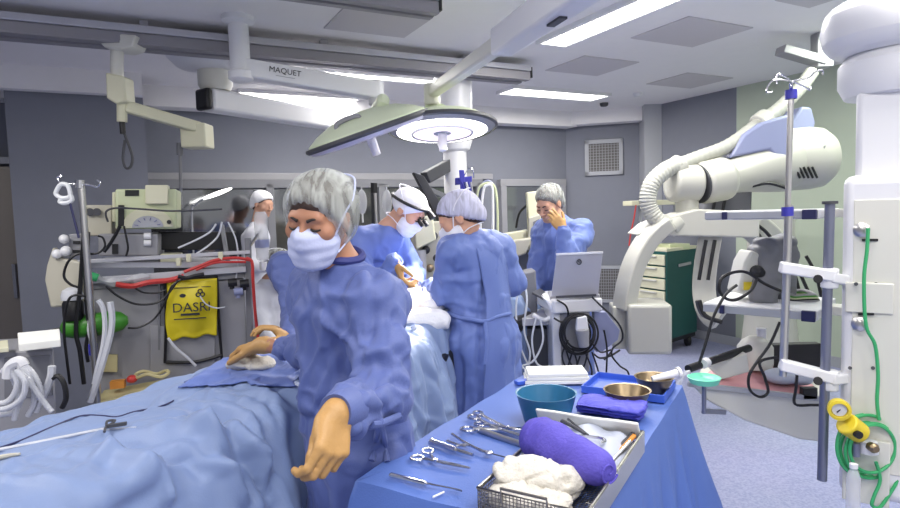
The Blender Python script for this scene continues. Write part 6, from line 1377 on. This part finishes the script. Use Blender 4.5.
rodtool('scalpel', 'scalpel lying alone at the near left corner of the instrument table', [(390, 475), (420, 482), (461, 490)], lambda s: .0045*(1.1-.75*s), grip=((391, 475), (426, 484), .0062))
rodtool('steel_handpiece', 'steel handpiece beside the open clamp', [(430, 442), (450, 448), (473, 455)], lambda s: .0075-.003*s, grip=((431, 441), (456, 450), .008))
rodtool('retractor_rod', 'pale steel rod under the large ringed forceps', [(478, 429), (500, 437), (528, 446)], .0085, m='steel')
t = thing('open_clamp', 'open steel clamp beside the steel handpiece', 'instrument', base((on_t(468, 446).x, on_t(468, 446).y, TS)))
for pts in ([(452, 434), (464, 442), (480, 450), (491, 453)], [(456, 446), (468, 445), (482, 451), (491, 452)], [(447, 441), (458, 445), (466, 446)]): mb = MB(); mb.tube([on_t(x, y, .008) for x, y in pts], .0042, 8); mb.build('jaw', 'chrome', t)
mb = MB(); mb.ell(on_t(489, 453, .008), (.012, .008, .006)); mb.build('tip', 'chrome', t)
rodtool('probe', 'thin dark probe lying beyond the steel handpiece', [(478, 450), (505, 457), (518, 460)], .0018, m='darkgrey')
rodtool('suture_needle', 'tiny white stitch packet strip near the front edge of the table', [(433, 497), (444, 492)], .0025, m='white', lift=.003)
rodtool('thin_pin', 'thin dark pin beside the front of the wire basket', [(450, 488), (462, 491)], .0014, m='darkgrey', lift=.003)
# wire tray and contents
tu2 = tu; cF = on_t(478, 492); FW = .235; TLn = .47
ox = PZ(478, 492, 1.0); O = V((ox.x, ox.y, TS))
def W(s, o, z=0): return O+tu*s+tn*o+V((0, 0, z))
t = thing('wire_basket', 'steel mesh instrument basket at the front of the blue table', 'basket', base(W(TLn/2, FW/2)))
H_ = .055
for z, r in ((H_, .004), (.004, .0028)): mb = MB(); mb.tube([W(0, 0, z), W(0, FW, z), W(TLn, FW, z), W(TLn, 0, z)], r, 8, closed=True, sub=1, smooth=False); mb.build('rim_wire', 'wire_steel', t)
for nm, a, b in (('mesh_side', (0, 0), (0, FW)), ('mesh_side', (0, FW), (TLn, FW)), ('mesh_side', (TLn, FW), (TLn, 0)), ('mesh_side', (TLn, 0), (0, 0))):
    mb = MB(); L = math.hypot(b[0]-a[0], b[1]-a[1]); nn_ = int(L/.008)
    for i in range(nn_+1): f = i/nn_; s = a[0]+(b[0]-a[0])*f; oo = a[1]+(b[1]-a[1])*f; mb.bar(W(s, oo, .004), W(s, oo, H_), .0016, .0016, up=tu)
    for k in range(1, 7): mb.bar(W(a[0], a[1], .004+k*.0075), W(b[0], b[1], .004+k*.0075), .0016, .0016)
    mb.build(nm, 'wire_steel', t)
mb = MB()
for i in range(int(TLn/.009)+1): mb.bar(W(i*.009, 0, .004), W(i*.009, FW, .004), .0018, .0018)
for i in range(int(FW/.009)+1): mb.bar(W(0, i*.009, .003), W(TLn, i*.009, .003), .0018, .0018)
mb.build('mesh_floor', 'wire_steel', t)
mb = MB(); mb.tube([W(-.002, .055, H_-.018), W(-.004, .055, H_+.012), W(-.004, .155, H_+.012), W(-.002, .155, H_-.018)], .0032, 8, smooth=False); mb.build('handle', 'wire_steel', t)
mb = MB(); mb.prism([W(-.001, FW-.002, .003), W(TLn, FW-.002, .003), W(TLn, FW-.002, H_), W(-.001, FW-.002, H_)], tn*.006); mb.build('side_plate', 'steel', t)
Rt = np.array((tuple(tn), tuple(tu), (0, 0, 1.0))).T
def lump2(name, lab, prims, m, cat, h, amp, fr, group=None):
    Xl, Fl = mesh_sdf(prims, h); Xl += ((1-2*np.abs(vn(Xl*fr)))*amp-crumple(Xl, [fr*1.5]*3, .16, 5)*amp*.9+crumple(Xl, [fr*.8]*3, .12, 15)*amp*.6)[:, None]*vnorm(Xl, Fl); return tag(np_obj(name, Xl, Fl, m), lab, cat, group)
lump2('gauze_pad', 'topmost bulky white gauze pad in the front of the wire basket', [elli(W(.105, .085, .062), Rt, (.07, .05, .026), .02), elli(W(.115, .13, .05), Rt, (.05, .045, .024), .02), elli(W(.09, .045, .064), Rt, (.035, .05, .022), .02)], 'gauze', 'gauze', .0045, .009, 22)
lump2('gauze_pad', 'lower white gauze pad spread in front of the topmost pad in the basket', [elli(W(.05, .07, .03), Rt, (.06, .045, .026), .02), elli(W(.06, .13, .028), Rt, (.05, .05, .024), .02)], 'gauze', 'gauze', .0045, .009, 20)
lump2('gauze_pad', 'flat white gauze pad beneath the other pads at the basket floor', [elli(W(.13, .09, .022), Rt, (.085, .07, .016), .02)], 'gauze', 'gauze', .006, .005, 24)
# purple rolled cloth across the basket
ra, rb = PZ(540, 438, 1.04), PZ(597, 466, 1.035)
t = thing('purple_roll', 'thick purple rolled cloth lying across the wire basket', 'rolled cloth', base((ra+rb)/2-V((0,0,.05))))
ax = (rb-ra).normalized(); X3, F3 = mesh_sdf([cone(ra, rb, .046, .040, .02), cone(ra-ax*.005+V((0,0,-.008)), ra+ax*.05, .043, .046, .02), plane(ra-ax*.035, ax, .012), plane(rb+ax*.035, -ax, .008)], .0045)
n3 = vnorm(X3, F3); r3 = X3-A3(ra); al = r3@A3(ax); X3 = X3+n3*((1-2*np.abs(vn(X3*16)))*.003+.0016*np.sin(al*55+vn(X3*9)*3))[:, None]
np_obj('roll', X3, F3, 'purple', t)
mb = MB(); x_, y_ = mb._xy(ax); mb.tube([ra+ax*.002+x_*math.cos(a)*.046+y_*math.sin(a)*.046 for a in np.linspace(0, 2*PI, 13)[:-1]], .0065, 8, closed=True); mb.build('hem', 'purple', t)
mb = MB(); mb.tube([rb+ax*.034+x_*math.cos(a)*.0032*a+y_*math.sin(a)*.0032*a for a in np.linspace(1, 9, 40)], .0025, 6, sub=2); mb.build('rolled_end', 'purple', t)
# grey-white wrap with instruments
def wrapf(u, v):
    p = W(.235+.20*v+.01*math.sin(u*5), .012+(FW-.02)*u, .058+.012*math.sin(PI*u)+.012*math.sin(v*9+u*4)*.5+.006*math.sin(u*17)); p.z -= .02*abs(2*u-1)**3; return p
mb = MB(); mb.grid(wrapf, 40, 30); tag(mb.build('instrument_wrap', 'wrap_grey', solid=.006, ang=180), 'silvery grey wrap sheet under instruments at the back of the wire basket', 'wrap')
def foldf(u, v):
    b = W(.445+.03*u, -.035+.265*u, .0); zz = .05+.085*v*(1-.15*u)+.0015*math.sin(u*9)*v; p = b+tu*(-.035*v); p.z = TS+zz*.72; return p
mb = MB(); mb.grid(foldf, 40, 14); tag(mb.build('paper_wrap', 'paper', solid=.006, ang=180), 'stiff white folded paper wrap standing up behind the instruments', 'paper wrap')
def on_w(px, py): p = PZ(px, py, TS+.078); return p
t = thing('forceps', 'dark forceps lying on the grey wrap in the basket', 'instrument', base(on_w(585, 438)))
mb = MB(); mb.tube([on_w(556, 434), on_w(580, 436), on_w(600, 438), on_w(605, 441), on_w(600, 443)], .004, 8); mb.build('jaw', 'chrome', t)
mb = MB(); mb.tube([on_w(562, 421), on_w(574, 427), on_w(585, 434)], lambda s: .006*(1-.5*s), 8); mb.tube([on_w(568, 419), on_w(578, 427), on_w(588, 435)], .003, 8); mb.build('handle', 'darkgrey', t)
# loose instruments in the basket corner
for i, (a, b, m, r, lab) in enumerate((((612, 460), (634, 436), 'orange', .006, 'orange capped rod in the back corner of the basket'), ((608, 466), (630, 442), 'chrome', .005, 'steel rod beside the orange capped rod in the basket'), ((616, 450), (636, 430), 'darkgrey', .005, 'dark rod at the inner side of the basket corner'))):
    mb = MB(); mb.cyl(PZ(*a, TS+.045), PZ(*b, TS+.055), r); tag(mb.build('instrument_rod', m), lab, 'instrument')
# bowls
def bowl(name, lab, px, py, z, r, h, m, rb=.62):
    c = PZ(px, py, z+h); c.z = z; mb = MB(); mb.lathe([(r*rb*.9, 0), (r*rb, .004), (r*.9, h*.65), (r, h), (r+.003, h+.002), (r-.003, h+.001), (r*.9-.006, h*.62), (r*rb-.006, .008), (.002, .006)], c, n=44); return tag(mb.build(name, m, ang=50), lab, 'bowl'), c
bowl('plastic_bowl', 'deep teal plastic bowl on the instrument table', 546, 393, TS, .088, .095, 'teal', .72)
t = thing('blue_tray', 'shallow blue plastic tray under the brass bowl', 'tray', base(on_t(632, 390)))
tc4 = [on_t(590, 388), on_t(628, 408), on_t(668, 392), on_t(630, 376)]
cc = sum(tc4, V())/4; Tt = Matrix.Translation((cc.x, cc.y, TS)) @ zrot(math.atan2(tn.y, tn.x)); 
mb = MB(Tt); mb.box((0, 0, .004), (.27, .19, .006)); mb.build('tray_floor', 'tray_blue', t)
mb = MB(Tt)
for s in (-1, 1): mb.box((s*.135, 0, .014), (.006, .196, .026)); mb.box((0, s*.096, .014), (.276, .006, .026))
mb.build('tray_wall', 'tray_blue', t, bevel=.002)
bowl('brass_bowl', 'brassy metal bowl standing in the blue tray', 627, 390, TS+.008, .070, .055, 'brass', .7)
_, bc = bowl('steel_bowl', 'dull metal bowl at the far right corner of the table', 654, 377, TS+.012, .062, .05, 'brass', .6)
t = thing('white_syringe', 'white tube resting across the far metal bowl', 'syringe', base(PZ(668, 378, TS+.07)))
a, b = PZ(652, 379, TS+.07), PZ(677, 373, TS+.085); mb = MB(); mb.cyl(a, b, .009, .013); mb.build('barrel', 'white', t)
mb = MB(); mb.cyl(b, b+(b-a).normalized()*.012, .019); mb.build('flange', 'white', t, bevel=.003)
# packs and folded cloths at the far end
c = PZ(556, 377, TS+.012); T5 = Matrix.Translation((c.x, c.y, TS+.02)) @ zrot(math.radians(-4))
for i in range(3):
    mb = MB(T5); mb.box((0, 0, -.012+i*.013), (.235-.01*i, .125-.004*i, .012), .02*i); tag(mb.build('paper_pack', 'paper', bevel=.002), ['bottom sheet pack of the white stack at the far end of the table', 'middle sheet pack of the white stack at the far end of the table', 'top sheet pack of the white stack at the far end of the table'][i], 'paper pack', 'white paper packs')
mb = MB(); c = on_t(522, 384); mb.box((c.x, c.y, TS+.008), (.05, .03, .014), .4); tag(mb.build('blue_box', 'tray_blue', bevel=.002), 'small blue box at the far left corner of the table', 'box')
for i in range(3):
    c = PZ(610, 409-i*3, TS+.012+.016*i); R5 = np.array((tuple(tn), tuple(tu), (0, 0, 1.0))).T
    q5 = [econe(c-V(tuple(tn))*.085, c+V(tuple(tn))*.095, tuple(tu), .06, .009, .06, .009, .004)]
    lump2('folded_cloth', ['lowest of the folded violet cloths behind the basket', 'middle of the folded violet cloths behind the basket', 'topmost of the folded violet cloths behind the basket'][i], q5, 'blue_fold', 'cloth', .005, .003, 24, 'folded violet cloths')
# ------------------------------------------------------------------ light, camera
def area(loc, sx, sy, rz, power, col=(1, .97, .93)):
    l = bpy.data.lights.new('extra_ceiling_light', 'AREA'); l.shape = 'RECTANGLE'; l.size = sx; l.size_y = sy; l.energy = power; l.color = col
    o = bpy.data.objects.new('extra_ceiling_light', l); C.objects.link(o); o.location = loc; o.rotation_euler = (0, 0, rz); return o
for (x, y) in ((-2.2, 1.0), (0.4, .6), (1.6, 1.6), (-.6, -1.2), (1.6, -1), (-2.5, 1.9)):
    area((x, y, 2.82), .3, 1.3, RA, 24)
area((3.05, 3.9, 2.82), .3, 1.2, RA, 26, (.93, 1, .86))  # greenish lamp added near the right wall to brighten it
w = bpy.data.worlds.new('World'); SC.world = w; w.use_nodes = True
w.node_tree.nodes['Background'].inputs[0].default_value = (.95, .96, 1, 1); w.node_tree.nodes['Background'].inputs[1].default_value = .55
cd = bpy.data.cameras.new('camera'); co = bpy.data.objects.new('camera', cd); C.objects.link(co)
cd.sensor_fit = 'HORIZONTAL'; cd.sensor_width = 36; cd.lens = 36*FPX/900
Rm = Matrix((rc, uc, -fw)).transposed(); co.matrix_world = Matrix.Translation(CAM) @ Rm.to_4x4(); cd.clip_start = .05
SC.camera = co
SC.view_settings.view_transform = 'Standard'; SC.view_settings.look = 'None'; SC.view_settings.gamma = 1; SC.view_settings.exposure = 0.38; SC.view_settings.use_curve_mapping = False
